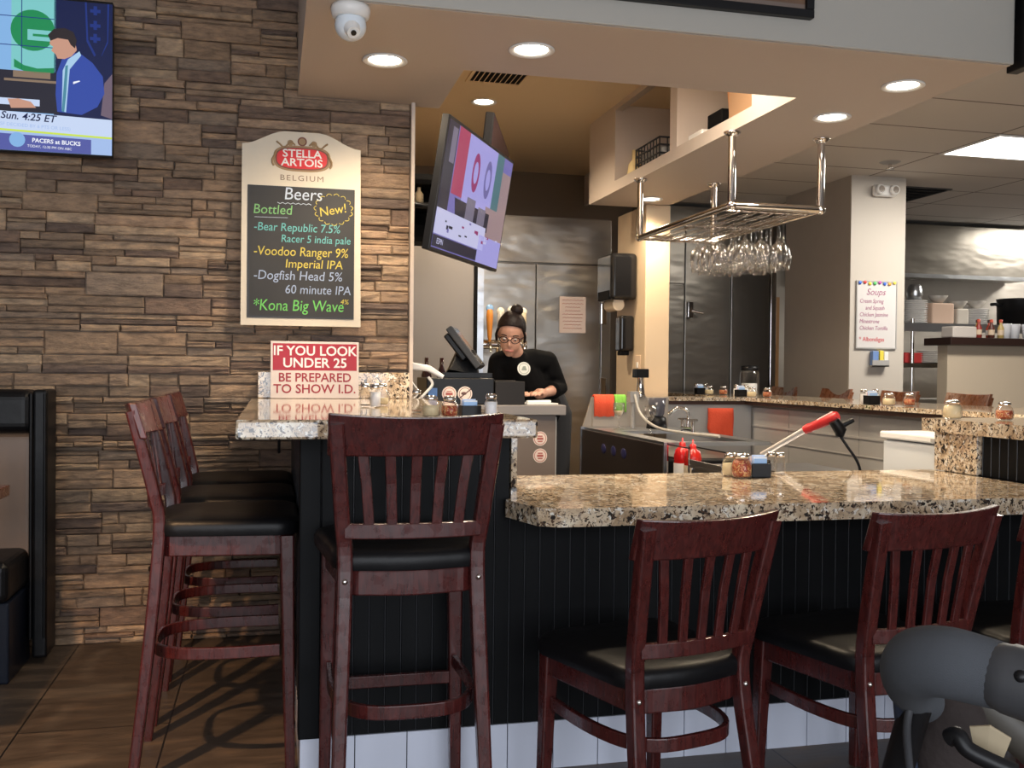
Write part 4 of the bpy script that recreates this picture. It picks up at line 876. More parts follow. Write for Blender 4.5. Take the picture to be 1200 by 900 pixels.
for k in range(7): dup(plate, (6.12, 8.25, 1.281+k*.0175), None, 'white plate, %s from the bottom of the stack on the lower steel shelf' % ORD[k])
cup = MB().lathe([(0, 0), (.032, 0), (.042, .09), (.042, .095), (.038, .095), (.030, .006), (0, .006)], n=18).build('plastic_tumbler', mat('frosted', (.75, .76, .8), .25))
tag(cup, 'frosted white tumbler in the row on the dark ledge', 'tumbler', 'tumblers on the dark ledge')
for k in range(7):
    o = cup if k == 0 else dup(cup); o.location = (6.30+k*.115, 7.46+.03*(k % 2), 1.496); o.scale = (1.2, 1.2, 1.4); o['label'] = 'frosted white tumbler, %s from the left on the dark ledge' % ORD[k]
for k, (x, c) in enumerate(((5.99, (.35, .05, .04)), (6.05, (.65, .45, .12)), (6.12, (.12, .04, .03)), (6.17, (.5, .08, .05)), (6.215, (.55, .4, .15)))):
    y = 7.42+.09*(k % 2)
    b_ = tag(empty('condiment_bottle', (x, y, 1.496)), ['dark red bottle left on the ledge among the condiments', 'mustard yellow bottle on the ledge', 'brown bottle behind the others on the ledge', 'bright red bottle beside the tumblers on the ledge', 'tan bottle nearest the tumblers on the ledge'][k], 'bottle')
    MB().lathe([(0, 0), (.027, 0), (.028, .09), (.012, .125), (.012, .14)], n=14).build('body', mat('cb%d' % k, c, .35), b_); MB().lathe([(.0285, .03), (.0285, .075)], n=14).build('paper_label', WHITE if k % 2 else mat('lab%d' % k, (.7, .55, .4), .6), b_); MB().lathe([(.015, .14), (.015, .165), (0, .168)], n=12).build('cap', mat('cap%d' % k, (.06, .03, .03) if k % 2 else (.6, .1, .06), .4), b_)
for (x, z, w_, h, c, lb, nm_) in ((6.24, 1.661, .24, .20, (.70, .50, .38), 'peach box between plate stacks on the steel shelf', 'carton'), (6.46, 1.661, .13, .15, (.66, .60, .52), 'beige carton beside the peach box on the steel shelf', 'carton'), (5.60, 1.496, .24, .10, (.66, .60, .55), 'pile of white napkin packs at the left end of the ledge', 'napkin_pack'), (5.93, 1.281, .20, .10, (.60, .05, .05), 'red container low on the kitchen shelf right of the pillar', 'container')):
    y = 8.3 if z != 1.496 else 7.47
    o = tag(MB().box(-w_/2, w_/2, -.08, .08, 0, h).build(nm_, mat(lb[:9], c, .6), bevel=.012), lb, 'container'); o.location = (x if z != 1.496 else 5.83, y, z)
bowl = MB().lathe([(0, 0), (.04, 0), (.09, .07), (.088, .072), (.04, .006), (0, .005)], n=20).build('soup_bowl', mat('bowl_grey', (.45, .42, .38), .3))
tag(bowl, 'grey bowl on top of the peach box on the steel shelf', 'bowl'); bowl.location = (6.24, 8.3, 1.863)
dup(bowl, (6.46, 8.3, 1.813), None, 'grey bowl on the beige carton on the steel shelf'); dup(bowl, (6.68, 8.32, 1.821), None, 'grey bowl on the shorter plate stack')
pj = MB().lathe([(0, 0), (.06, 0), (.075, .05), (.06, .13), (.045, .15), (0, .155)], n=18).build('steel_pitcher', STEELB); tag(pj, 'dark steel pitcher on the tall plate stack right of the pillar', 'pitcher'); pj.location = (5.98, 8.30, 1.885)
t = tag(empty('stock_pot', (6.70, 7.95, 1.0)), 'black stock pot raised behind the tumblers at the right edge', 'pot'); t.location = (7.08, 8.22, 1.662); t.scale = (1.1, 1.1, 1.35)
MB().lathe([(0, 0), (.17, 0), (.175, .18), (.18, .19), (.17, .19), (.165, .01), (0, .01)], n=28).build('body', BLACK, t); MB().tube([(-.175, 0, .14), (-.24, 0, .15), (-.24, .05, .15)], .012, 8).build('handle', BLACK, t)
t = tag(empty('range_hood', (5.0, 8.55, 2.0)), 'dark steel range hood over the kitchen behind the shelf', 'hood')
MB().box(0, 2.6, 0, .42, .15, .66).build('canopy', STEELD, t, bevel=.006); MB().box(.0, 2.6, -.02, 0, .13, .17).build('lip', STEELB, t)

# ------------------------------------------------------------------ register station
t = tag(empty('register_cabinet', (.88, 4.72, 0)), 'grey-brown register cabinet with two round stickers on its side', 'cabinet')
MB().box(-.24, .50, .02, .55, 0, .949).build('body', mat('taupe_panel', (.16, .125, .105), .5), t, bevel=.003); MB().box(-.26, .545, -.005, .56, .95, 1.0).box(-.26, -.16, -.12, -.005, .95, 1.0).build('top', mat('grey_laminate', (.22, .20, .19), .45), t, bevel=.004)
MB().box(.498, .503, .018, .024, 0, .94).build('edge_strip', GREYL, t)
ww, rr_ = mat('sticker_white', (.75, .62, .55), .5), mat('sticker_red', (.40, .10, .08), .5)
for (px_, py_) in ((633, 514), (633, 534)):
    q = P(px_, py_, Y=4.738); x, z = q.x-.88, q.z
    s_ = MB().disc((x, z), .036, .0185, mi=0).disc((x, z), .031, .0182, mi=1).disc((x, z), .028, .0179, mi=0); s_.box(x-.016, x+.016, .0172, .0178, z-.006, z+.005, 1).box(x-.012, x+.012, .0172, .0178, z+.009, z+.015, 1).box(x-.012, x+.012, .0172, .0178, z-.017, z-.011, 1)
    s_.build('round_sticker', [ww, rr_], t)
t = tag(empty('cash_drawer', (.96, 4.86, 1.001)), 'black cash drawer box with stickers under the terminal', 'cash drawer')
MB().box(-.235, .10, -.13, .2, 0, .13).build('box', BLACK, t, bevel=.005)
for i, px_ in enumerate((508, 526.5, 545)):
    q = P(px_, 461.5, Y=4.728); x, z = q.x-.96, q.z-1.001
    if i == 0: MB().box(x-.025, x+.018, -.1325, -.1302, z-.025, z+.028).build('blue_sticker', mat('bluest', (.12, .25, .55), .5), t); continue
    s_ = MB().disc((x, z), .036, -.1305, mi=0).disc((x, z), .030, -.1309, mi=1).disc((x, z), .027, -.1313, mi=0)
    if i == 1: s_.box(x-.017, x+.017, -.132, -.1314, z-.007, z+.006, 1).box(x-.012, x+.012, -.132, -.1314, z+.010, z+.014, 1)
    else: s_.sweep([(x-.028, -.1316, z-.022), (x+.028, -.1316, z+.022)], (1, 0, -1), .006, .0006, 1).ball((x-.006, -.132, z+.002), (.014, .001, .008), 10, 1)
    s_.build('round_sticker', [ww, rr_ if i == 1 else mat('sticker_dark', (.12, .06, .05), .5)], t)
t = tag(MB().box(0, .15, -.12, .14, 0, .115).lathe([(0, .115), (.055, .115), (.055, .12), (0, .12)], (.075, 0, 0)).build('receipt_printer', mat('charcoal', (.022, .020, .020), .5, spec=.2), bevel=.008), 'charcoal receipt printer right of the sticker-covered drawer', 'printer'); t.location = (1.068, 4.86, 1.001)
t = tag(empty('pos_terminal', (.96, 4.95, 1.132)), 'black touch-screen register terminal seen from behind', 'register')
MB().prism([(-.14, -.10), (.12, -.10), (.09, .08), (-.10, .08)], 0, .025).build('stand_base', BLACK, t, bevel=.006)
MB().sweep([(-.02, -.02, .02), (.0, .0, .14)], (1, 0, 0), [.16, .09], [.09, .07]).build('stand_neck', BLACK, t, bevel=.01)
sm = Matrix.Translation((.0, .0, .15)) @ Matrix.Rotation(R(-16), 4, 'Z') @ Matrix.Rotation(R(-38), 4, 'Y')
MB().box(-.017, .017, -.15, .15, -.125, .125, mat=sm).build('screen_housing', GREYPL, t, bevel=.006)
MB().box(.017, .0185, -.14, .14, -.115, .115, mat=sm).build('touch_screen', BLACKG, t)
MB().box(-.05, -.017, -.10, .10, -.05, .11, mat=sm).build('rear_housing', BLACK, t, bevel=.008)
MB().disc((0, 0), .011, 0, 16, mat=sm @ Matrix.Translation((-.0505, -.05, .02)) @ Matrix.Rotation(R(90), 4, 'Z')).build('white_dot', WHITE, t)
t = tag(empty('barcode_scanner', (.672, 4.66, 1.001)), 'white angled scanner with its cord at the end of the stone wall', 'scanner')
MB().lathe([(0, 0), (.045, 0), (.03, .02), (.012, .03)], (0, 0, 0)).tube(smooth_path([(0, 0, .02), (.04, 0, .06), (.07, 0, .10), (.05, 0, .135)]), .007, 8).build('stand', WHITE, t)
MB().sweep([(-.03, 0, .185), (.05, 0, .175), (.12, 0, .135)], (0, 1, 0), [.05, .055, .035], [.035, .03, .02]).build('scanner_head', WHITE, t, bevel=.008)
MB().tube(smooth_path([(-.05, 0, .17), (-.03, -.02, .11), (0, -.03, .06), (-.05, -.05, .02), (-.10, -.06, .006)]), .004, 6).build('cord', WHITE, t)
t = tag(MB().lathe([(0, 0), (.03, 0), (.03, .14), (.012, .19), (.012, .24), (0, .24)], n=14).build('wine_bottle', mat('wine_dark', (.03, .008, .01), .2)), 'left dark bottle behind the white scanner', 'bottle'); t.location = (.88, 5.75, 1.0)
dup(t, (.97, 5.75, 1.0), None, 'right dark bottle behind the white scanner')
tag(MB().box(.60, 1.06, 5.6, 5.95, 0, 1.0).build('back_shelf', mat('backshelf', (.12, .09, .07), .5), bevel=.004), 'low dark cabinet holding the bottles behind the scanner', 'cabinet')
t = tag(MB().box(-.09, .09, -.06, .06, 0, .006).tube([(-.07, -.02, .012), (.09, .02, .012)], .008, 8).build('receipt_papers', WHITE), 'loose white receipts on the register cabinet top', 'papers'); t.location = (1.31, 4.85, 1.001); t.rotation_euler.z = R(15)

# ------------------------------------------------------------------ underbar equipment
t = tag(empty('ice_bin_station', (2.02, 4.85, 0)), 'ice station with a black front and drink holders in the service aisle', 'ice bin')
MB().box(0, .60, 0, 1.45, .0, .70).build('cabinet', BLACKM, t)
MB().box(-.012, 0, 0.01, 1.44, .02, .785).build('black_front', mat('dark_brown_front', (.022, .014, .011), .35), t, bevel=.003)
MB().box(-.016, .0, -.004, .012, .0, .80).build('steel_edge', STEELB, t); MB().box(-.016, 0, 1.435, 1.452, 0, .80).build('steel_edge', STEELB, t)
MB().box(0, .10, 0, 1.45, .78, .80).box(.5, .60, 0, 1.45, .78, .80).box(.1, .5, 0, .06, .78, .80).box(.1, .5, 1.0, 1.45, .78, .80).build('steel_top', STEELB, t)
MB().box(.1, .5, .06, 1.0, .70, .71).build('ice_well', STEELD, t)
MB().prism([(0.0, .801), (.05, .96), (.06, 1.0), (0.08, 1.0), (.08, .801)], -1.46, -1.44, mat=Matrix(((1, 0, 0, 0), (0, 0, -1, 0), (0, 1, 0, 0), (0, 0, 0, 1)))).box(.06, .60, 1.42, 1.44, .801, 1.0).build('end_splash', GREYP, t)
for i, y in enumerate((.62, .80, .98)):
    MB().ball((-.013, y, .69), (.004, .045, .032), 12).build('blue_oval', mat('dark_blue%d' % i, (.02, .02, .10), .4), t)  # plain dark blue ovals on the black front
t = tag(empty('wash_cloth', (2.17, 6.262, 1.001)), 'folded red cloth hung over the back of the ice station', 'towel')
for (nm_, x0, x1, mtl, lb, z0) in (('red_towel', 2.085, 2.225, CLOTHR, None, .87), ('green_towel', 2.23, 2.31, CLOTHG, 'folded green cloth hung over the back of the ice station', .90)):
    m = MB(); n = 8; v = []
    for i in range(n+1):
        x = lerp(x0, x1, i/n); wv = .006*math.sin(i*1.7)
        for (y, z) in ((6.252+wv, z0+.004*math.sin(i*2)), (6.254+wv*.5, .95), (6.262, 1.006), (6.278, 1.013), (6.296, 1.006), (6.302, .93)): v.append((x, y, z))
    m.add(v, [(i*6+k, (i+1)*6+k, (i+1)*6+k+1, i*6+k+1) for i in range(n) for k in range(5)], 0, True)
    o = m.build(nm_, mtl); sd = o.modifiers.new('s', 'SOLIDIFY'); sd.thickness = .008; sd.offset = 0
    if lb: tag(o, lb, 'towel')
    else: bpy.data.objects.remove(t); tag(o, 'folded red cloth hung over the back of the ice station', 'towel')
for i, (x, y) in enumerate(((2.16, 5.98), (2.20, 5.55))):
    o = empty('stemmed_glass', (x, y, .801)); tag(o, ['left stemmed glass upright on the ice station under the red cloth', 'right stemmed glass upright on the ice station under the green cloth'][i], 'wine glass')
    MB().lathe([(0, 0), (.035, .002), (.006, .008), (.004, .07), (.02, .085), (.038, .12), (.036, .17), (.034, .17), (.035, .12), (.016, .088), (0, .085)], n=18).build('glass', GLASS, o)
    if i == 0: MB().lathe([(0, .09), (.018, .092), (.033, .118), (0, .120)], n=16).build('contents', PARM, o)
t = tag(empty('blender_base', (2.46, 6.08, .801)), 'dark blender standing on the ice station right of the stemmed glasses', 'blender')
MB().lathe([(0, 0), (.07, 0), (.06, .07), (.04, .08)]).build('motor_base', BLACK, t); MB().lathe([(.04, .08), (.05, .1), (.06, .2), (.0, .2)]).build('jug', mat('smoky', (.08, .08, .1), .1), t)
t = tag(empty('soda_gun', (2.30, 6.10, .801)), 'soda gun holster with its curved grey hose on the steel top', 'soda gun')
MB().tube([(0, 0, 0), (0, 0, .20)], .014, 10).box(-.03, .03, -.03, .03, .17, .24).build('holster', GREYL, t)
MB().tube(smooth_path([(0, -.03, .22), (.0, -.14, .10), (.02, -.34, .03), (.06, -.6, .012), (.14, -1.0, .012)]), .009, 8).build('hose', mat('hose_grey', (.45, .43, .40), .4), t)
t = tag(empty('espresso_pitcher', (2.45, 6.45, 1.0)), 'black and chrome gadget on the splash ledge left of the far bar', 'dispenser')
t.location = (2.42, 6.28, 1.001)
MB().lathe([(0, 0), (.04, 0), (.03, .02), (.02, .12), (.03, .14)]).build('column', CHROME, t); MB().box(-.05, .05, -.03, .03, .13, .19).build('head', BLACK, t, bevel=.006)
# bottle well
t = tag(empty('bottle_well', (2.02, 4.55, 0)), 'clear-fronted bottle well holding the red squeeze bottles', 'bottle well')
MB().box(0, .25, 0, .28, 0, .62).build('box', BLACKM, t); MB().box(-.008, 0, 0, .006, .6, .80).box(-.008, 0, .275, .281, .6, .80).box(-.008, 0, .006, .275, .79, .796).build('wire_front', CHROME, t)
for i, (y, c) in enumerate(((4.76, (.50, .01, .01)), (4.63, (.42, .015, .01)))):
    o = tag(empty('squeeze_bottle', (2.07, y, .621)), ['dark red squeeze bottle at the left of the bottle well', 'red squeeze bottle with a green label at the right of the well'][i], 'bottle')
    MB().lathe([(0, 0), (.042, 0), (.044, .12), (.036, .15), (.012, .17)], n=18).build('body', mat('sq%d' % i, c, .25), o); MB().lathe([(.0446, .02), (.0448, .08)], n=18).build('paper_label', WHITE if i == 0 else mat('lab_mix', (.5, .42, .3), .5, var=.6, vscale=40), o); MB().lathe([(.018, .165), (.016, .185), (.005, .19), (.004, .21), (0, .21)], n=14).build('cap', mat('cap_sq%d' % i, (.5, .02, .02), .3), o)
# sink
t = tag(empty('bar_sink', (2.02, 3.75, 0)), 'stainless underbar sink behind the low counter', 'sink')
MB().box(0, .62, 0, .79, .45, .70).build('basin_body', STEELB, t, bevel=.01); MB().box(-.01, .64, -.005, .79, .70, .715).box(-.01, 0, -.005, .79, .715, .74).build('rim', STEELB, t, bevel=.003)
for x in (.03, .58):
    for y in (.03, .75): MB().tube([(x, y, 0), (x, y, .45)], .018, 10).build('leg', CHROME, t)
t = tag(empty('chrome_faucet', (2.52, 5.72, .801)), 'chrome faucet cluster on the splash between the hose and orange towel', 'faucet')
MB().tube([(0, -.08, .02), (0, .08, .02)], .014, 10).tube([(0, -.08, 0), (0, -.08, .07)], .012, 8).tube([(0, .08, 0), (0, .08, .07)], .012, 8).build('body', CHROME, t)
MB().tube(smooth_path([(0, 0, .02), (0, 0, .12), (-.06, 0, .15), (-.13, 0, .11)]), .010, 8).build('spout', CHROME, t)
for y in (-.08, .08): MB().tube([(-.03, y, .075), (.03, y, .075)], .007, 8).build('handle', CHROME, t)
# steel drawer unit with slots
t = tag(empty('steel_underbar_unit', (2.95, 3.98, 0)), 'grey steel underbar unit with slots below the far bar', 'underbar unit')
MB().box(0, .30, .35, .90, .0, .58).build('cabinet', STEELB, t, bevel=.004)
for z in (.50, .36): MB().box(-.02, 0, .36, .89, z, z+.06).build('rail', STEELD, t)
MB().box(.28, .31, .5, .68, .74, .80).build('slot', BLACKM, t)
t = tag(empty('white_chest_cooler', (2.85, 3.50, 0)), 'white cooler box under the far bar beside the granite end', 'cooler box')
MB().box(0, .38, 0, .68, 0, .86).build('body', mat('cooler_white', (.62, .64, .66), .4), t, bevel=.012); MB().box(-.012, .39, -.01, .69, .865, .90).build('lid', WHITE, t, bevel=.008)
MB().box(-.02, -.012, .05, .3, .872, .888).build('grey_handle', GREYL, t)
# orange towel on bar lining
t0 = MB(); n = 10; v = []
for i in range(n+1):
    u = i/n; x = lerp(2.93, 3.12, u); wv = .007*math.sin(i*1.6)
    zb = lerp(.715, .685, u)
    for k in range(7):
        s_ = k/6; v.append((x+.006*math.sin(k*1.1)*s_+(.02*s_*(1-u) if s_ > .8 else 0), 6.316-.010*s_*abs(math.sin(i*1.1))+wv*s_*.4-.006, lerp(.925, zb, s_)))
t0.add(v, [(i*7+k, i*7+k+1, (i+1)*7+k+1, (i+1)*7+k) for i in range(n) for k in range(6)], 0, True)
o = t0.build('orange_towel', CLOTHR); sd = o.modifiers.new('s', 'SOLIDIFY'); sd.thickness = .007; sd.offset = 0
tag(o, 'bright orange-red towel hanging on the steel lining below the far bar', 'towel')
# stick blender
A_, B_ = P(893, 533, d=4.35), P(943, 504, d=4.2); C_ = P(982, 487, d=4.1)
t = tag(empty('stick_blender', A_), 'red-handled stick blender with a long steel shaft leaning over the sink', 'blender')
a, b, c = Vector((0, 0, 0)), B_-A_, C_-A_
MB().tube([a, b], .013, 12).build('steel_shaft', mat('pale_steel', (.75, .70, .66), .3, .6), t)
MB().tube([b, lerp(b, c, .15), lerp(b, c, .2), lerp(b, c, .5), lerp(b, c, .9), c], [.018, .021, .018, .021, .024, .018], 14).build('handle', mat('handle_red', (.55, .03, .03), .3), t)
MB().tube([lerp(b, c, .35)+Vector((0, -.012, .018)), lerp(b, c, .8)+Vector((0, -.012, .024))], .008, 8).build('grip_strip', mat('pale_pink', (.7, .45, .42), .4), t)
MB().tube([c+Vector((-.02, 0, -.02)), P(985, 505, d=4.1)-A_, P(984, 512, d=4.1)-A_], [.022, .026, .016], 12).tube([P(980, 502, d=4.1)-A_, P(1000, 492, d=4.1)-A_], [.016, .010], 10).build('trigger', BLACK, t)
MB().tube(smooth_path([P(984, 510, d=4.1)-A_, P(992, 522, d=4.1)-A_, P(1003, 538, d=4.1)-A_, P(1008, 552, d=4.1)-A_, P(1009, 575, d=4.1)-A_]), .006, 8).build('cord', BLACK, t)

# ------------------------------------------------------------------ the woman behind the register
SKIN = mat('skin', (.50, .27, .19), .5); HAIR = mat('dark_brown_hair', (.009, .0045, .004), .5, spec=.25, bump=.4, bscale=60); SHIRT = mat('black_shirt', (.0035, .0035, .004), .9, spec=.12); TROU = mat('dark_trousers', (.015, .016, .02), .8)
hc = P(599, 392, d=5.36); nb = P(604, 412, d=5.45)
sh = {-1: P(585, 425, d=5.50), 1: P(641, 424, d=5.64)}
el = {-1: P(580, 458, d=5.52), 1: P(655, 455, d=5.66)}
wr_ = {-1: Vector((1.27, 5.24, 1.045)), 1: Vector((1.46, 5.26, 1.045))}
pel = P(632, 480, d=5.95); pel.z = .93
chest = (sh[-1]+sh[1])/2+Vector((0, .05, -.12)); belly = lerp(chest, pel, .5)
person = tag(empty('person', (pel.x, pel.y, 0)), 'woman in a black shirt and glasses bending over the register behind the bar', 'person')
inv = Matrix.Translation((-pel.x, -pel.y, 0))
HM = Matrix.Translation(hc) @ Matrix.Rotation(R(-20), 4, 'Z') @ Matrix.Rotation(R(26), 4, 'X') @ Matrix.Rotation(R(5), 4, 'Y')
def remesh(o, vox, it=3):
    md = o.modifiers.new('r', 'REMESH'); md.mode = 'VOXEL'; md.voxel_size = vox; md.use_smooth_shade = True
    m2 = o.modifiers.new('s', 'SMOOTH'); m2.iterations = it; m2.factor = .5
b = MB()
b.ball((0, .015, .025), (.072, .090, .092), 20, mat=inv @ HM).ball((0, -.022, -.040), (.056, .062, .068), 18, mat=inv @ HM).ball((0, -.05, -.088), (.026, .026, .020), 12, mat=inv @ HM)
b.ball((0, -.087, -.026), (.011, .016, .012), 10, mat=inv @ HM).tube([(0, -.078, .010), (0, -.092, -.022)], [.007, .010], 8, mat=inv @ HM)
b.ball((0, -.078, -.060), (.020, .012, .008), 10, mat=inv @ HM)
for sx in (-1, 1): b.ball((sx*.074, .01, -.01), (.010, .018, .028), 10, mat=inv @ HM)
b.tube([HM @ Vector((0, .03, -.02)), HM @ Vector((0, .045, -.07)), nb, nb+Vector((0, .04, -.05))], [.040, .040, .044, .055], 14, mat=inv)
b.tube([chest, belly, pel], [.11, .10, .12], 14, mat=inv)
for sx in (-1, 1):
    b.tube([sh[sx], lerp(sh[sx], chest, .9)], [.045, .07], 12, mat=inv)
    b.tube([sh[sx], lerp(sh[sx], el[sx], .5), el[sx], lerp(el[sx], wr_[sx], .35), wr_[sx]], [.046, .042, .036, .034, .023], 12, mat=inv)
    d = (wr_[sx]-el[sx]); d.z = 0; d.normalize(); n_ = Vector((-d.y, d.x, 0)); pc = wr_[sx]+d*.05
    b.tube([wr_[sx], wr_[sx]+d*.03, pc+d*.03], [.024, .030, .030], 10, mat=inv)
    for k, (off, L_) in enumerate(((-.027, .062), (-.009, .074), (.009, .070), (.027, .055))):
        s0 = pc+d*.03+n_*off; b.tube([s0-d*.01, s0+d*L_*.5+Vector((0, 0, .006)), s0+d*L_+Vector((0, 0, -.010))], [.0095, .009, .0075], 8, mat=inv)
    b.tube([wr_[sx]+d*.02-n_*sx*.02, wr_[sx]+d*.055-n_*sx*.048, wr_[sx]+d*.085-n_*sx*.052], [.012, .011, .009], 8, mat=inv)
    hip = pel+Vector((sx*.095, 0, -.03)); kn = Vector((pel.x+sx*.11, pel.y-.03, .50)); an = Vector((pel.x+sx*.11, pel.y+.03, .09))
    b.tube([hip, lerp(hip, kn, .5), kn, lerp(kn, an, .35), an], [.085, .075, .055, .052, .036], 14, mat=inv)
    b.tube([an+Vector((0, .04, -.04)), an+Vector((0, -.06, -.055)), an+Vector((0, -.15, -.065))], [.035, .036, .022], 12, mat=inv)
bo = b.build('body', SKIN, person); remesh(bo, .0058, 2)
c = MB()
c.tube([nb+Vector((0, .03, .0)), nb+Vector((0, .03, -.035)), lerp(nb, chest, .5)+Vector((0, .02, 0)), chest, belly, pel+Vector((0, 0, .0))], [.060, .078, .115, .145, .135, .150], 20, mat=inv)
c.ball(lerp(chest, belly, .2)+Vector((0, -.03, 0)), (.16, .11, .13), 18, mat=inv)
for sx in (-1, 1):
    c.tube([lerp(nb, chest, .35), lerp(nb, sh[sx], .55)+Vector((0, .01, -.015)), sh[sx]], [.07, .066, .062], 14, mat=inv).ball(sh[sx], .063, 16, mat=inv)
    e2 = lerp(el[sx], wr_[sx], .5 if sx > 0 else .6)
    c.tube([sh[sx], lerp(sh[sx], el[sx], .5), el[sx], e2], [.062, .058, .053, .052], 14, mat=inv)
so_ = c.build('shirt', SHIRT, person); remesh(so_, .009, 3)
c = MB()
for sx in (-1, 1):
    hip = pel+Vector((sx*.095, 0, -.03)); kn = Vector((pel.x+sx*.11, pel.y-.03, .50)); an = Vector((pel.x+sx*.11, pel.y+.03, .12))
    c.tube([pel+Vector((sx*.05, 0, .08)), hip, lerp(hip, kn, .5), kn, an], [.105, .11, .09, .07, .058], 16, mat=inv)
remesh(c.build('trousers', TROU, person), .011, 3)
for sx in (-1, 1):
    an = Vector((pel.x+sx*.11, pel.y+.03, .09)); MB().tube([an+Vector((0, .06, -.045)), an+Vector((0, -.05, -.045)), an+Vector((0, -.17, -.055))], [.042, .044, .032], 14, mat=inv).build('shoe', BLACKM, person)
HL = inv @ HM
h = MB(); v = []; f = []; n = 26; mrow = 14
for i in range(mrow+1):
    for k in range(n):
        a = 2*math.pi*k/n; front = max(0, -math.sin(a)); th = (i/mrow)*R(lerp(132, 58, front**.45))
        v.append((.079*math.sin(th)*math.cos(a), .018+.099*math.sin(th)*math.sin(a), .028+.100*math.cos(th)))
f = [(i*n+k, (i+1)*n+k, (i+1)*n+(k+1) % n, i*n+(k+1) % n) for i in range(mrow) for k in range(n)]
h.add(v, f, 0, True, HL); hh_ = h.build('hair', HAIR, person); sd = hh_.modifiers.new('s', 'SOLIDIFY'); sd.thickness = .008
MB().ball((.02, .05, .125), (.036, .036, .032), 14, mat=HL).build('hair_bun', HAIR, hh_)
for sx in (-1, 1): MB().tube(smooth_path([(sx*.066, -.045, .055), (sx*.078, -.03, .01), (sx*.076, -.02, -.03)]), [.009]*7+[.007]*6 if False else .007, 8, mat=HL).build('hair_strand', HAIR, hh_)
g = MB()
for sx in (-1, 1):
    g.tube([(sx*.031+.023*math.cos(R(a)), -.086+.010*abs(math.cos(R(a)))*(1 if sx*math.cos(R(a)) > 0 else 0), .004+.018*math.sin(R(a))) for a in range(0, 361, 24)], .0022, 6, mat=HL)
    g.tube([(sx*.054, -.078, .008), (sx*.072, -.04, .008), (sx*.079, .01, .006)], .002, 6, mat=HL)
g.tube([(-.009, -.089, .006), (.009, -.089, .006)], .002, 6, mat=HL); g.build('glasses', BLACK, person)
for sx in (-1, 1):
    MB().ball((sx*.030, -.0665, .003), (.0095, .008, .0048), 12, mat=HL).build('eye', mat('eye_white', (.5, .45, .42), .3), person)
    MB().ball((sx*.030, -.0745, -.0005), (.0046, .003, .0042), 10, mat=HL).build('iris', mat('iris', (.04, .02, .015), .2), person)
    MB().tube([(sx*.016, -.079, .026), (sx*.032, -.078, .030), (sx*.046, -.070, .026)], .003, 6, mat=HL).build('eyebrow', HAIR, person)
MB().tube(smooth_path([(-.022, -.080, -.060), (-.008, -.088, -.058), (.008, -.088, -.058), (.022, -.080, -.060)]), .0042, 8, mat=HL).build('lips', mat('lips', (.45, .15, .13), .45), person)
lg = P(614, 432, d=5.29)
lm = inv @ Matrix.Translation(lg) @ Matrix.Rotation(R(-8), 4, 'X')
q_ = MB().disc((0, 0), .036, 0, 28, 0, lm).disc((0, 0), .029, -.001, 28, 1, lm).disc((0, 0), .026, -.002, 28, 0, lm)
q_.add([(-.015, -.003, -.01), (.015, -.003, -.01), (.008, -.003, .014), (-.006, -.003, .012)], [(0, 1, 2, 3)], 1, False, lm); q_.build('shirt_emblem', [mat('emblem_white', (.60, .60, .56), .7), mat('emblem_grey', (.22, .25, .22), .7)], person)

# ------------------------------------------------------------------ stroller at the lower right, close to the viewer
base = P(1100, 800, d=.66)
t = tag(empty('stroller', (base.x, base.y, 0)), 'dark stroller handle with grey foam grip close up at the lower right', 'stroller')
def Q(px, py, d): v = P(px, py, d=d); return v-Vector((base.x, base.y, 0))
grip = smooth_path([Q(1176, 793, .605), Q(1150, 786, .61), Q(1115, 777, .62), Q(1086, 775, .635), Q(1070, 783, .655), Q(1068, 800, .69), Q(1080, 822, .72)], 5)
ng = len(grip); MB().tube(grip, [.0205+.0018*min(1, i/10) if i < ng-14 else .0223-.0005*(i-ng+14) for i in range(ng)], 26).build('foam_grip', FOAM, t)
MB().tube([Q(1166, 791, .606), Q(1172, 792, .604), Q(1178, 794, .60), Q(1182, 795, .598), Q(1290, 830, .57)], [.0165, .0205, .0205, .0215, .0225], 26).build('grip_collar', mat('collar_grey', (.045, .047, .052), .4), t)
MB().ball(Q(1196, 793, .578), (.004, .004, .004), 14).build('release_button', BLACK, t)
MB().tube(smooth_path([Q(1056, 800, .69), Q(1058, 840, .71), Q(1066, 900, .73), Q(1080, 1000, .76)]), .006, 10).build('edge_strap', mat('strap_navy', (.02, .028, .05), .5), t)
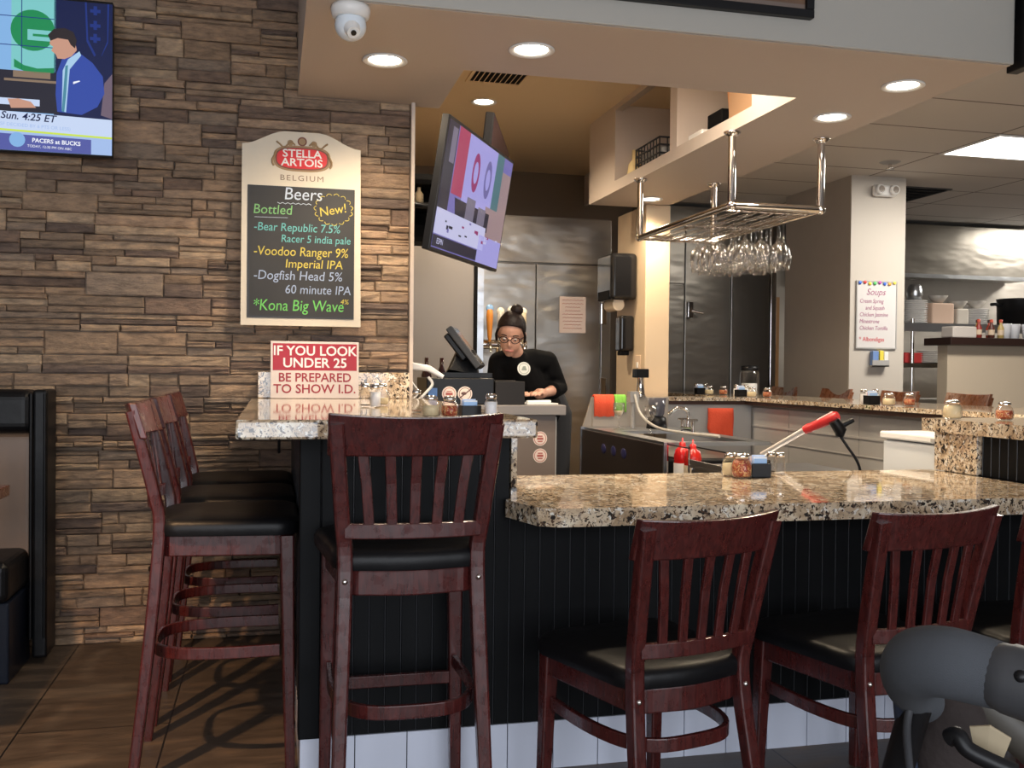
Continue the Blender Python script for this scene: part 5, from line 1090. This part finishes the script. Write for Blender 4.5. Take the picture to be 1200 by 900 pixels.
ctr = Q(1112, 850, .74); vx = RT; vz = UP; pm = Matrix(((RT.x, FW.x, UP.x, ctr.x), (RT.y, FW.y, UP.y, ctr.y), (RT.z, FW.z, UP.z, ctr.z), (0, 0, 0, 1)))
MB().ball((0, 0, -.012), (.030, .022, .044), 26, mat=pm).build('fabric_pouch', mat('dark_brown_fabric', (.016, .010, .009), .85, bump=.2, bscale=90), t)
MB().tube(smooth_path([Q(1090, 792, .70), Q(1072, 815, .69), Q(1063, 850, .69), Q(1066, 905, .70)]), .0028, 8).build('pouch_rim', GREYPL, t)
MB().tube([Q(1140, 815, .80), Q(1205, 870, .80), Q(1300, 960, .80)], .016, 16).build('frame_tube', mat('frame_olive', (.045, .04, .033), .5), t)
MB().sweep([Q(1140, 868, .68), Q(1158, 868, .675), Q(1180, 878, .67)], UP, [.020, .022, .017], .003).build('beige_patch', mat('beige_patch', (.32, .26, .17), .7), t, bevel=.001)
MB().tube(smooth_path([Q(1112, 865, .67), Q(1122, 862, .665), Q(1134, 878, .66), Q(1160, 892, .655), Q(1190, 905, .65)]), .006, 10).build('hinge_lever', BLACK, t)
# frame down to the floor and the wheels, below the picture
g0 = Q(1075, 822, .70); a0 = Vector((g0.x+.02, g0.y+.30, .20))
MB().tube(smooth_path([g0, lerp(g0, a0, .4), a0]), .011, 10).build('side_tube', BLACK, t)
g1 = Q(1300, 960, .80); a1 = Vector((a0.x+.50, a0.y, .20)); MB().tube([g1, lerp(g1, a1, .5)+Vector((.1, 0, 0)), a1], .011, 10).build('side_tube', BLACK, t)
MB().tube([a0+Vector((0, 0, -.08)), a1+Vector((0, 0, -.08))], .010, 10).build('axle', BLACK, t)
for a_ in (a0, a1):
    MB().tube([a_, a_+Vector((0, 0, -.08))], .011, 8).build('wheel_fork', BLACK, t)
    MB().lathe([(.02, -.018), (.10, -.018), (.115, -.012), (.12, 0), (.115, .012), (.10, .018), (.02, .018)], n=30, mat=Matrix.Translation((a_.x, a_.y, .12)) @ Matrix.Rotation(R(90), 4, 'Y')).build('wheel', BLACKM, t)
